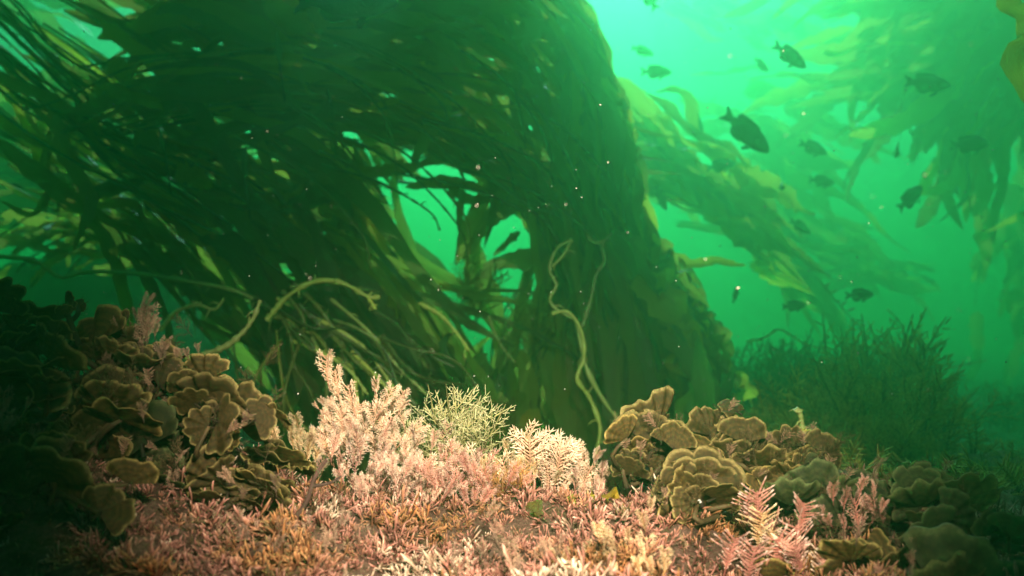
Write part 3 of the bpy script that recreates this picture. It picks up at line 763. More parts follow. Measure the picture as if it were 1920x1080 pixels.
# small leafy green plants at the foot of the arch
def leafy(label, base, leaves, mat, seed, group=None):
    rng = np.random.default_rng(seed)
    b = P(*base)
    r = empty('leafy_alga', b, label, 'seaweed', group)
    for (px, py, d, wd) in leaves:
        for k in range(2):
            tip = P(px + rng.normal(0, 12), py + rng.normal(0, 12), d + rng.normal(0, .04))
            mid = (b*.4 + tip*.6) + rng.normal(0, .03, 3)
            q = spline([b, mid, tip], 14)
            V, Fc, uv = ribbon(q, wd*rng.uniform(.7, 1.2), rng.normal(0, .6), rng.normal(0, 1), .2, rng)
            obj('leaf', mesh('leaf', V - b, Fc, M[mat], uv=uv), r)
    return r
leafy('bright green leafy alga at the foot of the leaning stipe', (905, 800, 2.4), [(850, 650, 2.4, .05), (880, 640, 2.4, .06), (870, 690, 2.4, .06), (900, 680, 2.4, .05), (930, 700, 2.4, .04), (945, 690, 2.4, .03)], 'lettuce', 5)
leafy('olive leafy alga low between the heap and the arch', (950, 860, 2.3), [(900, 740, 2.3, .06), (960, 730, 2.3, .07), (1000, 760, 2.3, .06), (1020, 780, 2.3, .04), (930, 780, 2.3, .06), (880, 790, 2.3, .05)], 'kelp_gold', 6)
leafy('yellow-green frilled alga spilling from the right foot of the arch', (1330, 830, 2.5), [(1380, 680, 2.5, .07), (1420, 790, 2.5, .08), (1400, 740, 2.5, .08), (1340, 700, 2.5, .08), (1310, 640, 2.5, .06), (1300, 760, 2.5, .07)], 'lettuce', 7)

# ------------------------------------------------------------------ branching algae
def bead_tube(acc, p, q, r, seg, rng, t0, t1, sides=4, bead=.35, bend=.0):
    p = np.asarray(p); q = np.asarray(q)
    n = seg*2 + 1
    a = np.linspace(0, 1, n)
    pts = p + (q-p)*a[:, None]
    if bend: pts = pts + rng.normal(0, bend, 3) * np.linalg.norm(q-p) * np.sin(a*math.pi*.5)[:, None]
    rad = r * (1 + bead*np.where(np.arange(n) % 2, 1, -1)) * (1 - .35*a)
    rad[-1] *= .5
    V, Fc, T = tube(pts, rad, sides, t0 + (t1-t0)*a)
    acc.add(V, Fc, T)
    return pts

def pinnate(seed, pairs=12, outline=.36, r=.011, seg=3, subs=False, ang=48, sides=4, axis_seg=None):
    """one feathery frond one unit tall"""
    rng = np.random.default_rng(seed)
    acc = Acc()
    bend = rng.normal(0, .12, 2)
    def ax(t): return np.array([bend[0]*t*t, bend[1]*t*t, t])
    pts = np.array([ax(t) for t in np.linspace(0, 1, (2*pairs+3) if sides > 3 else pairs+2)])
    rad = r*1.5*(1 + .25*np.where(np.arange(len(pts)) % 2, 1, -1))*(1-.5*np.linspace(0, 1, len(pts)))
    V, Fc, T = tube(pts, rad, sides, np.linspace(0, .75, len(pts))); acc.add(V, Fc, T)
    for i in range(pairs):
        t = .14 + .84*i/pairs
        L = outline*math.sin(math.pi*min(1, (.12 + .88*(1-(t-.14)/.86)))**.75)**.8 * (1.0 if t > .3 else .6 + t)
        for s in (-1, 1):
            a = R(ang + rng.normal(0, 6))
            d = np.array([s*math.sin(a), rng.normal(0, .18), math.cos(a)])
            l = L*rng.uniform(.8, 1.15)
            p = ax(t)
            q = p + d*l
            bead_tube(acc, p, q, r, seg, rng, .35, 1.0, sides, .3, .06)
            if subs and l > .12:
                for k in (.45, .72):
                    for s2 in (-1, 1):
                        a2 = a*s + s2*R(38)
                        d2 = np.array([math.sin(a2), rng.normal(0, .2), math.cos(a2)])
                        bead_tube(acc, p + d*l*k, p + d*l*k + d2*l*.36, r*.85, 1, rng, .6, 1.0, sides, .3)
    return acc

PIN = [pinnate(100+i, 13, .34, .012, 3, True) for i in range(4)]
PIN_S = [pinnate(120+i, 10, .36, .016, 2, False, 50) for i in range(4)]
PIN_W = [pinnate(160+i, 14, .5, .021, 4, False, 54) for i in range(4)]
def meshes(lst, name, mat): return [a.mesh(name, M[mat]) for a in lst]
FR = {k: meshes(PIN, 'frond', k) for k in ('coral', 'coral_pale', 'coral_red', 'coral_gold', 'coral_dull')}
FRW = {k: meshes(PIN_W, 'frond', k) for k in ('coral', 'coral_red', 'coral_gold', 'coral_pale')}
FRS = {k: meshes(PIN_S, 'frond', k) for k in ('coral', 'coral_pale', 'coral_red', 'coral_gold', 'coral_dull')}

pf = 'pinnate coralline feathers at lower right'
def tuft(label, px, py, d, h, n, mat, seed, spread=.6, width=.05, simple=False, flat=False, lean=(0, 0), group='pink coralline tufts on the reef top', base_on_reef=True, name='coralline_alga', sink=.0):
    """px,py: where its foot stands; d: distance; h: height of the fronds in metres"""
    rng = np.random.default_rng(seed)
    b = P(px, py, d)
    if base_on_reef: b[2] = min(b[2], reef_z(b[0], b[1]) + .03) if False else b[2]
    r = empty(name, b, label, 'coralline alga', group)
    src = (FRW if flat and group == pf else FRS if simple else FR)[mat]
    n = n if flat else int(n*2.2)
    for i in range(n):
        up = 0 if flat else abs(rng.normal(0, .5))*h
        o = np.array([rng.normal(0, width)*(1 - .5*min(1, up/h)) + lean[0]*up, rng.normal(0, width*.6), rng.uniform(-.01, .01) - sink + up])
        dr = np.array([rng.normal(lean[0], spread*.5) + o[0]*4, rng.normal(-.1, spread*.4), 1.0 + rng.normal(lean[1], .1)])
        hh = h*(rng.uniform(.6, 1.1) if flat else rng.uniform(.38, .7))
        if i == 0: o *= 0; dr = np.array([lean[0], -.05, 1.0]); hh = h
        face = (rng.normal(0, .25 if flat else .8), -1, .1)
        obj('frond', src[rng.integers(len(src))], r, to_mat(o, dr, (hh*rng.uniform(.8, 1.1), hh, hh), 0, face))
    return r

# named tufts
tuft('tall pale peach coralline spire standing highest on the reef, left of centre', 655, 880, .92, .064, 13, 'coral_pale', 1, .35, .018, lean=(-.15, 0))
sp = tuft('slender upper tip of peach coralline leaning left above the spire', 626, 800, .92, .03, 5, 'coral_pale', 2, .3, .007, lean=(-.25, 0))
tuft('little side sprig of beaded coralline fingers left of the tall spire', 640, 820, .92, .03, 3, 'coral_pale', 3, .3, .004, True, lean=(-1.1, 0))
tuft('broad pale peach coralline tuft right of the tall spire', 715, 870, .93, .06, 14, 'coral_pale', 4, .7, .028)
tuft('rose pink feather tuft below the tall spire', 665, 905, .86, .045, 10, 'coral', 5, .6, .022)
tuft('pale yellow-pink tuft at the left shoulder of the bright reef', 575, 890, .9, .045, 10, 'coral_gold', 6, .7, .022)
tuft('pointed creamy coralline fan on the crest right of centre', 1022, 930, .93, .068, 16, 'coral_pale', 7, .45, .022, flat=True)
tuft('peach coralline tuft leaning right of the pointed creamy fan', 1085, 945, .93, .05, 14, 'coral_pale', 8, .6, .024, lean=(.2, 0))
tuft('golden tuft at the left foot of the pointed creamy fan', 985, 930, .91, .04, 9, 'coral_gold', 9, .6, .018)
tuft('dense pink tuft in the middle of the bright reef', 800, 930, .88, .045, 16, 'coral', 10, .8, .035)
tuft('dusky rose tuft beneath the olive bush', 870, 950, .84, .045, 14, 'coral_red', 11, .8, .035)
tuft('white-tipped pink tuft left of the orange filaments', 745, 960, .82, .04, 14, 'coral', 12, .8, .03)
tuft('pink tuft at the right end of the bright crest', 1135, 960, .9, .038, 12, 'coral', 13, .8, .03)
pf = 'pinnate coralline feathers at lower right'
tuft('largest flat pink feather with a yellow middle, between the right fan algae', 1425, 1005, .72, .042, 3, 'coral_red', 14, .25, .012, flat=True, group=pf, lean=(-.1, 0))
tuft('yellowish coralline feather in front of the largest pink feather', 1420, 1035, .71, .036, 2, 'coral_gold', 15, .25, .010, flat=True, group=pf)
tuft('flat rose feather leaning right, right of the largest pink feather', 1505, 1070, .70, .042, 3, 'coral_red', 16, .25, .012, flat=True, group=pf, lean=(-.2, 0))
tuft('flat rose feather with white tips at the bottom edge', 1400, 1108, .68, .040, 2, 'coral_red', 17, .2, .008, flat=True, group=pf, lean=(.05, 0))
tuft('golden pink feathers at the bottom edge right of the white-tipped one', 1540, 1110, .68, .035, 4, 'coral', 18, .4, .016, flat=True, group=pf)
tuft('mauve coralline tuft in the shade below the right fan algae', 1610, 1010, .74, .035, 9, 'coral_red', 19, .8, .022)
tuft('golden frilled tuft at the bottom edge right of centre', 1215, 1085, .68, .034, 12, 'coral_gold', 20, .8, .03)
tuft('dusky pink tuft at the bottom edge in the centre', 960, 1090, .68, .032, 12, 'coral_dull', 21, .8, .035)
tuft('dull pink tuft at the bottom left of the reef', 330, 1030, .72, .035, 12, 'coral_dull', 22, .7, .03)
tuft('salmon tuft at the bottom between left and centre', 480, 1060, .7, .035, 12, 'coral_dull', 23, .7, .03)
tuft('brownish pink tuft at the bottom, left of the dark twig', 620, 1070, .7, .034, 12, 'coral_dull', 24, .8, .03)
tuft('small red tuft at the left edge', 0, 800, .66, .03, 6, 'coral_red', 25, .5, .008)
tuft('fuzzy dull pink plume topping the left fan algae', 272, 655, .8, .042, 5, 'coral_dull', 26, .3, .008)
tuft('dusty pink plume beside the topmost left fan algae', 300, 705, .79, .03, 5, 'coral_dull', 27, .5, .014)

# turf over the whole reef top
def turf_mesh(name, n, region, hr, mat, seed, src, yexp=1.0, keep=None, tilt=.75):
    rng = np.random.default_rng(seed)
    arrs = [a.arrays() for a in src]
    Vs, Fs, Ts, c = [], [], [], 0
    m = 0
    while m < n:
        x = rng.uniform(region[0], region[1]); y = region[2] + (region[3]-region[2])*rng.uniform()**yexp
        if keep is not None and not keep(x, y, rng): continue
        z = reef_z(x, y)
        V, Fc, T = arrs[rng.integers(len(arrs))]
        cl = .5 + .5*noise.noise((x*17, y*17, 3.3)) + .25*noise.noise((x*45, y*45, 7.1)); cl = .35 + 1.15*cl
        h = rng.uniform(*hr)*cl
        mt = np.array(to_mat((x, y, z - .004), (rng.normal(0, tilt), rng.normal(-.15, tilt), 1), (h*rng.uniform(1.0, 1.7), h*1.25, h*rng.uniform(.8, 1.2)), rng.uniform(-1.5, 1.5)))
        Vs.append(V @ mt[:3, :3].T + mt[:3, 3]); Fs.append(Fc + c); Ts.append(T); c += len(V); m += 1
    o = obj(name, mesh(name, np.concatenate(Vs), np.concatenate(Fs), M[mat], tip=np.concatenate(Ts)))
    return tag(o, kind='stuff')
LOW = [pinnate(140+i, 7, .26+.05*(i%3), .024, 1, False, 42+5*i, 3) for i in range(3)]
def nub(seed):
    rng = np.random.default_rng(seed); acc = Acc()
    for k in range(8):
        d = nrm(np.array([rng.normal(0, .6), rng.normal(0, .6), 1.0]))
        l = rng.uniform(.5, 1.0)
        bead_tube(acc, d*.02, d*l, .05*rng.uniform(.7, 1.2), 2, rng, .10, 1.0, 3, .42, .25)
        if k % 2: bead_tube(acc, d*l*.5, d*l*.5 + nrm(d + rng.normal(0, .6, 3))*.35, .045, 1, rng, .4, 1.0, 3, .42)
    return acc
LOWP = list(LOW)
LOW = LOW[:1] + [nub(400 + i) for i in range(7)]
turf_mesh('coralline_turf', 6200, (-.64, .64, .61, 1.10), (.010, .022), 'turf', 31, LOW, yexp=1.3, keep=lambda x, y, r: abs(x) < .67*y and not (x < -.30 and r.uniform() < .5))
turf_mesh('slope_moss', 900, (.45, 1.5, 1.15, 2.3), (.03, .07), 'green_bush', 33, LOWP)
turf_mesh('brown_turf', 1600, (-.8, .9, .60, 1.2), (.008, .02), 'brown_turf', 32, LOW, keep=lambda x, y, r: x < -.16 or x > .26 or y > 1.02 or r.uniform() < .2)

# bushes
def spray(seed, n=9, r=.010, lvl=2, spread=38):
    """a branching shoot one unit tall with short side twigs"""
    rng = np.random.default_rng(seed)
    acc = Acc()
    def grow(p, d, L, rad, depth, t):
        q = p + d*L
        acc_pts = bead_tube(acc, p, q, rad, 2 if depth else 1, rng, t, min(1, t+.3), 3, .1, .10)
        if depth == 0: return
        k = n if depth == lvl else 5
        for i in range(k):
            f = .2 + .8*i/k
            c = p + (q-p)*f
            s = 1 if i % 2 else -1
            a = R(spread + rng.normal(0, 8))*s
            side = np.cross(d, [rng.normal(0, .5), 1, rng.normal(0, .5)]); side = side/np.linalg.norm(side)
            nd = nrm(d*math.cos(a) + side*math.sin(a) + rng.normal(0, .12, 3))
            grow(c, nd, L*(.42 if depth == lvl else .34)*rng.uniform(.7, 1.2)*(1.15-.5*f), rad*.7, depth-1, min(1, t+.3*f+.15))
    grow(np.zeros(3), np.array([0, 0, 1.0]), 1.0, r, lvl, 0.0)
    return acc
SPR = [spray(200+i, 10, .014) for i in range(5)]
SPRM = {k: meshes(SPR, 'branch', k) for k in ('olive', 'green_bush', 'dark_bush', 'orange', 'brown_turf')}
def bush(label, b, h, n, mat, seed, spread=.7, width=.2, group=None, name='bushy_alga', cat='seaweed'):
    rng = np.random.default_rng(seed)
    r = empty(name, b, label, cat, group)
    for i in range(n):
        dr = np.array([rng.normal(0, spread), rng.normal(0, spread*.7), 1.0])
        o = np.array([rng.normal(0, width*h), rng.normal(0, width*h), 0])
        obj('branch', SPRM[mat][rng.integers(5)], r, to_mat(o, dr, h*rng.uniform(.6, 1.05), rng.uniform(-.6, .6)))
    return r
bush('olive bush of fine forked twigs on the crest behind the pink tufts', P(850, 910, .99), .108, 34, 'olive', 1, .62, .12)
bush('rust orange filament tuft left of the pointed creamy fan', P(955, 950, .86), .05, 16, 'orange', 2, .5, .2)
bush('small orange filament clump low in the centre of the reef', P(840, 1010, .78), .022, 8, 'orange', 3, .6, .3)
gb = 'bushy seaweeds on the far reef'
bush('dark feathery bush against the right foot of the arch', P(1465, 830, 3.3), .38, 48, 'dark_bush', 4, .35, .2, gb)
bush('tall olive bush under the string of floats', P(1645, 860, 2.8), .42, 56, 'green_bush', 5, .4, .18, gb)
bush('yellow-green bush in front of the tall olive one', P(1655, 920, 2.3), .20, 36, 'green_bush', 6, .6, .25, gb)
bush('small pale bush left of the yellow-green one', P(1580, 910, 2.4), .16, 24, 'green_bush', 7, .5, .25, gb)
bush('low bush on the far reef above the dark right fan algae', P(1830, 930, 2.6), .15, 28, 'green_bush', 8, .7, .3, gb)
bush('fine green bush behind the right corner of the reef', P(1860, 990, 2.2), .16, 30, 'green_bush', 9, .7, .4, gb)
bush('olive bush close behind the row of dim green-brown fans', P(1670, 905, 1.75), .15, 50, 'green_bush', 21, .75, .4, gb)
bush('rounded bush close behind the knobbly fans at the end of the right group', P(1500, 880, 2.0), .19, 56, 'green_bush', 22, .8, .45, gb)
bush('yellowish bush rising highest on the slope behind the right fans', P(1640, 850, 2.05), .23, 60, 'green_bush', 23, .75, .4, gb)
bush('low mossy bush on the slope left of the two dark tips', P(1830, 935, 1.6), .10, 30, 'green_bush', 24, .8, .5, gb)
bush('dim bush on the far rise at the right', P(1780, 800, 4.6), .24, 24, 'green_bush', 10, .7, .4, gb)
bush('dark bush at the far right edge of the rise', P(1905, 810, 4.4), .24, 24, 'dark_bush', 11, .7, .4, gb)
bush('dark bush between the arch and the tall olive bush', P(1540, 830, 3.9), .34, 20, 'dark_bush', 12, .3, .15, gb)
bush('lacy green sprig in the shade just under the bright gap', P(870, 620, 3.0), .28, 7, 'green_bush', 13, .25, .1, gb)
bush('lacy dark sprig in the shade right of the gap', P(985, 680, 3.0), .28, 7, 'green_bush', 14, .3, .15, gb)
bush('dim bush at the foot of the far left rise', P(330, 800, 3.6), .35, 14, 'dark_bush', 15, .6, .4, gb)

def ground_bits(name, n, xr, yr, h, mat, seed):
    rng = np.random.default_rng(seed)
    arrs = [a.arrays() for a in LOWP]
    Vs, Fs, Ts, c = [], [], [], 0
    for _ in range(n):
        x = rng.uniform(*xr); y = rng.uniform(*yr)
        V, Fc, T = arrs[rng.integers(2)]
        k = h*rng.uniform(.5, 1.2)
        mt = np.array(to_mat((x, y, float(floor_z(x, y)) - .01), (rng.normal(0, .5), rng.normal(0, .5), 1), k))
        Vs.append(V @ mt[:3, :3].T + mt[:3, 3]); Fs.append(Fc + c); Ts.append(T); c += len(V)
    return tag(obj(name, mesh(name, np.concatenate(Vs), np.concatenate(Fs), M[mat], tip=np.concatenate(Ts))), kind='stuff')
ground_bits('sea_floor_weed', 700, (.9, 4.6), (2.2, 6.5), .10, 'green_bush', 71)
ground_bits('dark_floor_weed', 300, (-4.2, .9), (2.2, 6.5), .14, 'dark_bush', 72)

# ------------------------------------------------------------------ brown fan algae
def fan(seed):
    """a lobed, ruffled fan one unit tall with a thickened pale margin, on a short stalk"""
    rng = np.random.default_rng(seed)
    A = R(rng.uniform(120, 215))
    nl = rng.integers(2, 6)
    nth, nr = 45, 10
    th = np.linspace(-.5, .5, nth)
    cuts = np.sort(np.r_[-.5, (np.arange(1, nl)/nl - .5) + rng.normal(0, .03, nl-1), .5])
    rad = np.zeros(nth); lob = np.zeros(nth)
    for i in range(nl):
        k = (th >= cuts[i]) & (th <= cuts[i+1])
        u = (th[k]-cuts[i])/(cuts[i+1]-cuts[i])*2-1
        rad[k] = rng.uniform(.74, 1.0)*(1-.15*np.abs(u)**3.0)
        lob[k] = rng.uniform(-1, 1)*(1-np.abs(u)**2)
    rad *= 1 + .018*np.sin(th*37 + seed) + .008*rng.normal(0, 1, nth) + .05*np.sin(th*9 + seed*1.7)
    rr = np.r_[np.linspace(.06, .93, nr-2), .98, 1.0]
    cup = rng.uniform(-.1, .55); ruf = rng.uniform(.02, .075); kf = rng.uniform(9, 18); ph = rng.uniform(0, 6); curl = rng.uniform(.05, .7)
    V = []; T = []
    for r_ in list(rr) + [1.008, .98]:
        back = .010 if r_ == 1.008 else (.014 if r_ == .98 and len(V) > nr else 0)
        q = r_ if r_ <= 1 else 1.0
        a = th*A
        x = rad*q*np.sin(a); z = rad*q*np.cos(a)
        y = -cup*(q*q)*.5*(.6+.8*np.abs(th)*2) + ruf*np.sin(kf*th*2+ph)*q*q + .09*lob*q*q*(seed % 3 > 0) - .9*curl*max(0, q-.72)**1.5 + back
        z = z - .35*curl*max(0, q-.78)**1.3*np.cos(a)
        V.append(np.stack([x, y, z], 1)); T.append(np.full(nth, min(q, 1.0)))
    acc = Acc()
    acc.add(np.concatenate(V), gridfaces(len(V), nth), np.concatenate(T))
    st = tube(np.array([[0, 0, -.22], [0, 0, -.08], [0, 0, .08]]), [.05, .04, .03], 6, 0.0)
    acc.add(*st)
    return acc
FANS = [fan(300+i) for i in range(12)]
FANM = {'fan': meshes(FANS, 'fan', 'fan'), 'fan_dark': meshes(FANS, 'fan', 'fan_dark')}
SPRM['stem'] = SPRM['brown_turf']

def fan_plant(label, px, py, d, fans, mat, seed, group, fuzz=8, extra=0, size=.05, ex=(.06, .05)):
    """fans: (px, py, size_px, grow angle in the picture plane, tilt toward the camera)"""
    rng = np.random.default_rng(seed)
    b = P(px, py, d)
    r = empty('fan_alga', b, label, 'brown alga', group)
    lst = []
    for f in fans:
        fx, fy, s, ang, tl = f[:5]
        dd = d + (f[5] if len(f) > 5 else rng.normal(0, .015))
        lst.append((P(fx, fy, dd), s/F*dd*rng.uniform(.8, 1.15), ang + rng.normal(0, 12), tl + rng.normal(0, .2)))
    for k in range(0, len(fans), 2):
        c, sz, ang, tl = lst[k]
        lst.append((c + rng.normal(0, .35, 3)*sz + [0, .012, -.25*sz], sz*rng.uniform(.45, .8), ang + rng.normal(0, 45), tl + rng.normal(0, .4)))
    for _ in range(extra*2//3):
        c = b + np.array([rng.uniform(-1.3, 1.3)*ex[0], rng.uniform(-.03, .03), rng.uniform(0, 1.1)*ex[1]])
        lst.append((c, size*rng.uniform(.5, 1.1), rng.normal(0, 40), rng.normal(.3, .5)))
    for (c, s, ang, tl) in lst:
        a = R(ang)
        up = np.array([math.sin(a), -math.sin(tl)*1.0, math.cos(a)*math.cos(tl) + .02])
        face = (rng.normal(0, .3), -math.cos(tl), -math.sin(tl) + .25)
        foot = c - nrm(up)*s*.5
        obj('fan', FANM[mat][rng.integers(12)], r, to_mat(foot - b, up, (s*rng.uniform(.9, 1.15), s, s), 0, face))
        # stem from the plant's foot
        if rng.uniform() < .6:
            q = spline([b - b + rng.normal(0, .008, 3), (foot-b)*.55 + rng.normal(0, .008, 3), foot-b], 8)
            V, Fc, T = tube(q, np.linspace(.0035, .002, 8), 5)
            obj('stem', mesh('stem', V, Fc, M['brown_turf'], tip=T*.5), r)
    for i in range(fuzz):
        o = np.array([rng.normal(0, ex[0]*.7), rng.normal(.01, .025), rng.uniform(-.01, ex[1]*.8)])
        if i % 3: obj('tuft', SPRM['stem'][rng.integers(5)], r, to_mat(o, (rng.normal(0, .7), rng.normal(-.2, .5), 1), rng.uniform(.02, .04)))
        else: obj('tuft', FRS['coral_dull'][rng.integers(4)], r, to_mat(o + [0, -.03, .01], (rng.normal(0, .7), rng.normal(-.3, .5), 1), rng.uniform(.010, .022)))
    return r
gl = 'brown fan algae heaped on the left of the reef'
gr = 'brown fan algae on the right of the reef crest'
gd = 'dark fan algae in the right corner'
fan_plant('tall brown alga cut by the left edge, highest of the left heap', 20, 660, .74, [(5, 545, 70, 10, .2), (70, 592, 75, 60, .9), (15, 600, 60, -20, .5), (100, 610, 55, 40, .8), (60, 640, 60, 0, .4), (0, 650, 70, -30, .6)], 'fan', 1, gl, 12)
fan_plant('pair of rounded upright fans at the top of the left heap', 185, 700, .78, [(165, 612, 80, -25, .3), (205, 625, 70, 20, .2), (180, 650, 60, 0, .5), (215, 660, 50, 30, .6), (140, 650, 40, -50, .6)], 'fan', 2, gl, 10)
fan_plant('small brown tip standing alone between the left edge and the upright pair', 118, 640, .76, [(132, 563, 32, 60, .4), (118, 580, 24, 10, .4)], 'fan', 3, gl, 3, ex=(.006, .03))
fan_plant('flat shelf fan seen edge-on at the left edge', 60, 760, .70, [(40, 700, 120, 60, 1.35), (30, 690, 80, -10, .9), (95, 720, 60, 50, 1.2)], 'fan', 4, gl, 8, 4)
fan_plant('ruffled fans under the pink plume', 290, 740, .79, [(285, 690, 80, 70, 1.1), (260, 665, 50, 0, .6), (310, 665, 50, 30, .4), (318, 700, 60, 40, .5), (240, 660, 50, -10, .3)], 'fan', 5, gl, 12, 3)
fan_plant('large pale-rimmed lobed fan in the middle of the left heap', 190, 830, .72, [(165, 755, 100, -40, .4), (215, 745, 90, 20, .3), (200, 790, 80, 10, .7), (235, 770, 70, 40, .5), (205, 815, 50, 30, .2)], 'fan', 6, gl, 12, 3)
fan_plant('brown lobes reaching right over the green water, ending in a blunt finger', 390, 800, .76, [(365, 720, 70, -10, .3), (400, 730, 85, 25, .4), (430, 755, 70, 60, .4), (470, 772, 80, 80, .3), (500, 775, 50, 85, .2), (345, 745, 60, -30, .5), (385, 765, 70, 10, .6), (420, 785, 60, 60, .9)], 'fan', 7, gl, 14, 3)
fan_plant('small hanging fans under the blunt brown finger', 400, 860, .76, [(362, 794, 50, -60, .3), (430, 800, 65, 120, .2), (440, 815, 40, 80, .4)], 'fan', 8, gl, 10, 2, .035)
fan_plant('wide shelf of fans jutting toward the bright pink tufts', 500, 890, .8, [(500, 855, 80, 20, 1.0), (545, 862, 80, 60, 1.0), (470, 860, 60, -40, 1.0), (530, 850, 60, 10, .7), (555, 880, 50, 80, 1.1)], 'fan', 9, gl, 8, 2, .04)
fan_plant('low overlapping fans with pale rims in front of the shelf', 450, 960, .74, [(390, 900, 80, -50, .7), (450, 925, 80, 0, 1.0), (505, 925, 80, 50, .8), (365, 890, 60, -60, .5), (430, 900, 60, -20, .8), (480, 905, 60, 20, .9)], 'fan', 10, gl, 8, 2, .04)
fan_plant('broad dim fans low at the left edge', 90, 930, .64, [(60, 870, 110, -30, .7), (110, 880, 100, 30, .6), (30, 905, 90, -50, .8), (80, 820, 70, 0, .5), (130, 840, 60, 20, .4)], 'fan', 11, gl, 14, 4)
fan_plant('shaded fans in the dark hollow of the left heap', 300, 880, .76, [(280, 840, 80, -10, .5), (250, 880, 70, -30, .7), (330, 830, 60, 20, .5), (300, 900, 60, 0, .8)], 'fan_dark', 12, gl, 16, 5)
# right crest
fan_plant('upright lobed brown alga standing apart at the left of the right group', 1200, 900, .86, [(1222, 775, 80, 5, .2), (1240, 805, 75, 35, .2), (1200, 800, 70, -15, .3), (1165, 805, 55, -50, .2), (1250, 830, 55, 60, .3), (1225, 830, 70, 10, .4), (1190, 835, 50, -30, .3), (1160, 865, 35, -50, .5), (1180, 870, 50, -10, .4), (1230, 860, 50, 20, .5)], 'fan', 21, gr, 16, 3, .03, ex=(.025, .06))
fan_plant('single round fan topping the right group', 1330, 830, .9, [(1325, 785, 75, 5, .1), (1345, 800, 50, 30, .3), (1300, 830, 40, -40, .4)], 'fan', 22, gr, 6, 2, .03, ex=(.015, .03))
fan_plant('wide lobed fan facing the camera in front of the right group', 1310, 960, .78, [(1305, 875, 100, -5, .25), (1335, 890, 80, 35, .3), (1275, 890, 70, -40, .35), (1300, 905, 60, 0, .6), (1365, 925, 60, 60, .5), (1265, 935, 70, -80, .4), (1280, 950, 60, -120, .4), (1330, 930, 60, 10, .9)], 'fan', 23, gr, 14, 2, .03, ex=(.03, .03))
fan_plant('scalloped row of fans along the back of the right group', 1400, 900, .86, [(1355, 815, 75, -10, .3), (1395, 800, 60, 0, .2), (1385, 830, 80, 10, .4), (1430, 830, 70, 10, .3), (1345, 845, 60, -30, .4), (1420, 860, 70, 0, .5), (1380, 870, 70, 0, .5), (1405, 895, 55, -10, .5), (1455, 850, 60, 20, .4), (1440, 890, 60, 10, .5)], 'fan', 24, gr, 20, 5, .035, ex=(.05, .04))
fan_plant('dark knobbly fans at the right end of the right group', 1520, 920, .84, [(1545, 825, 60, 20, .2), (1560, 850, 60, 60, .2), (1505, 830, 55, -10, .3), (1530, 850, 60, 10, .4), (1475, 815, 50, -10, .3), (1550, 880, 55, 80, .3), (1500, 870, 60, 0, .5), (1480, 890, 60, -10, .6)], 'fan', 25, gr, 18, 4, .035, ex=(.035, .05))
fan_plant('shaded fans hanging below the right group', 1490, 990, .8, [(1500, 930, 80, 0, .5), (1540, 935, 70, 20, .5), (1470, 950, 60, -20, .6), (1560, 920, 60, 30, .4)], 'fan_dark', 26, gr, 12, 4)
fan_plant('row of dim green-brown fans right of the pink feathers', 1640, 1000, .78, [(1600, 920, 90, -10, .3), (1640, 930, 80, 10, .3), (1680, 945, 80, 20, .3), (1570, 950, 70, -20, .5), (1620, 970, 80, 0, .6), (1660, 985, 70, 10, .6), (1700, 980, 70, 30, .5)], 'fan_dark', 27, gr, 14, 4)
fan_plant('small rimmed fans at the bottom edge right of the pink feathers', 1620, 1085, .68, [(1590, 1030, 60, -20, .6), (1620, 1030, 55, 30, .5), (1650, 1055, 70, 120, .5), (1700, 1060, 80, 140, .5), (1580, 1060, 60, -40, .7), (1460, 1075, 70, 10, .6)], 'fan', 28, gr, 8, 2, .03)
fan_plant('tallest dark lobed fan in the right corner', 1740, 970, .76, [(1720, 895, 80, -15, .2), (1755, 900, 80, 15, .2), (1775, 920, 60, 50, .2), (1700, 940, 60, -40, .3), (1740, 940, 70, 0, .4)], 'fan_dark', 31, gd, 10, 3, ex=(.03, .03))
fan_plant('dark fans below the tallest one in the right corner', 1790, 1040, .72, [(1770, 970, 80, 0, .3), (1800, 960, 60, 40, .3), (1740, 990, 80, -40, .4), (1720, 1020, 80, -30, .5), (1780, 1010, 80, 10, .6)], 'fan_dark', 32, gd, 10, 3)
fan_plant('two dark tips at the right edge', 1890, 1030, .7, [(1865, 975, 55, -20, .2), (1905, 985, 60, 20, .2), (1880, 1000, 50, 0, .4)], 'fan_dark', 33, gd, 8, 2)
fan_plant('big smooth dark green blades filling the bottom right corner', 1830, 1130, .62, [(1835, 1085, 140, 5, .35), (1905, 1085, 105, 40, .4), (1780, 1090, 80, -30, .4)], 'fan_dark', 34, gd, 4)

# yellow-green flakes, shells, dark twig
def flakes():
    rng = np.random.default_rng(91)
    b = P(1090, 990, .8)
    r = empty('leafy_alga', b, 'patch of yellow-green leaf flakes low on the bright reef', 'seaweed')
    for i in range(16):
        c = P(1090 + rng.normal(0, 38), 985 + rng.normal(0, 18), .8 + rng.normal(0, .01))
        q = spline([c, c + rng.normal(0, .005, 3) + [0, 0, .003], c + rng.normal(0, .009, 3) + [0, 0, .005]], 7)
        V, Fc, uv = ribbon(q, rng.uniform(.012, .022), rng.normal(0, .8), rng.normal(0, 1), .2, rng)
        obj('leaf', mesh('leaf', V-b, Fc, M['kelp_gold' if i % 2 else 'kelp'], uv=uv), r)
flakes()
def shell(label, px, py, d, s):
    t = np.linspace(0, 1, 9)
    V, Fc, T = tube(np.stack([0*t, 0*t, t*.5], 1), .02 + .5*np.sin(math.pi*.5*(1-t)**.7), 12)
    V = V * (1 + .04*np.cos(np.arctan2(V[:, 1], V[:, 0])*12))[:, None]
    o = obj('shell', mesh('shell', V*s, Fc, M['shell'], tip=T))
    o.matrix_basis = to_mat(P(px, py, d), (.2, -.8, .6), 1.0)
    tag(o, label, 'shell', 'white shell bits on the reef')
shell('white shell chip at the foot of the peach tufts', 1035, 970, .83, .009)
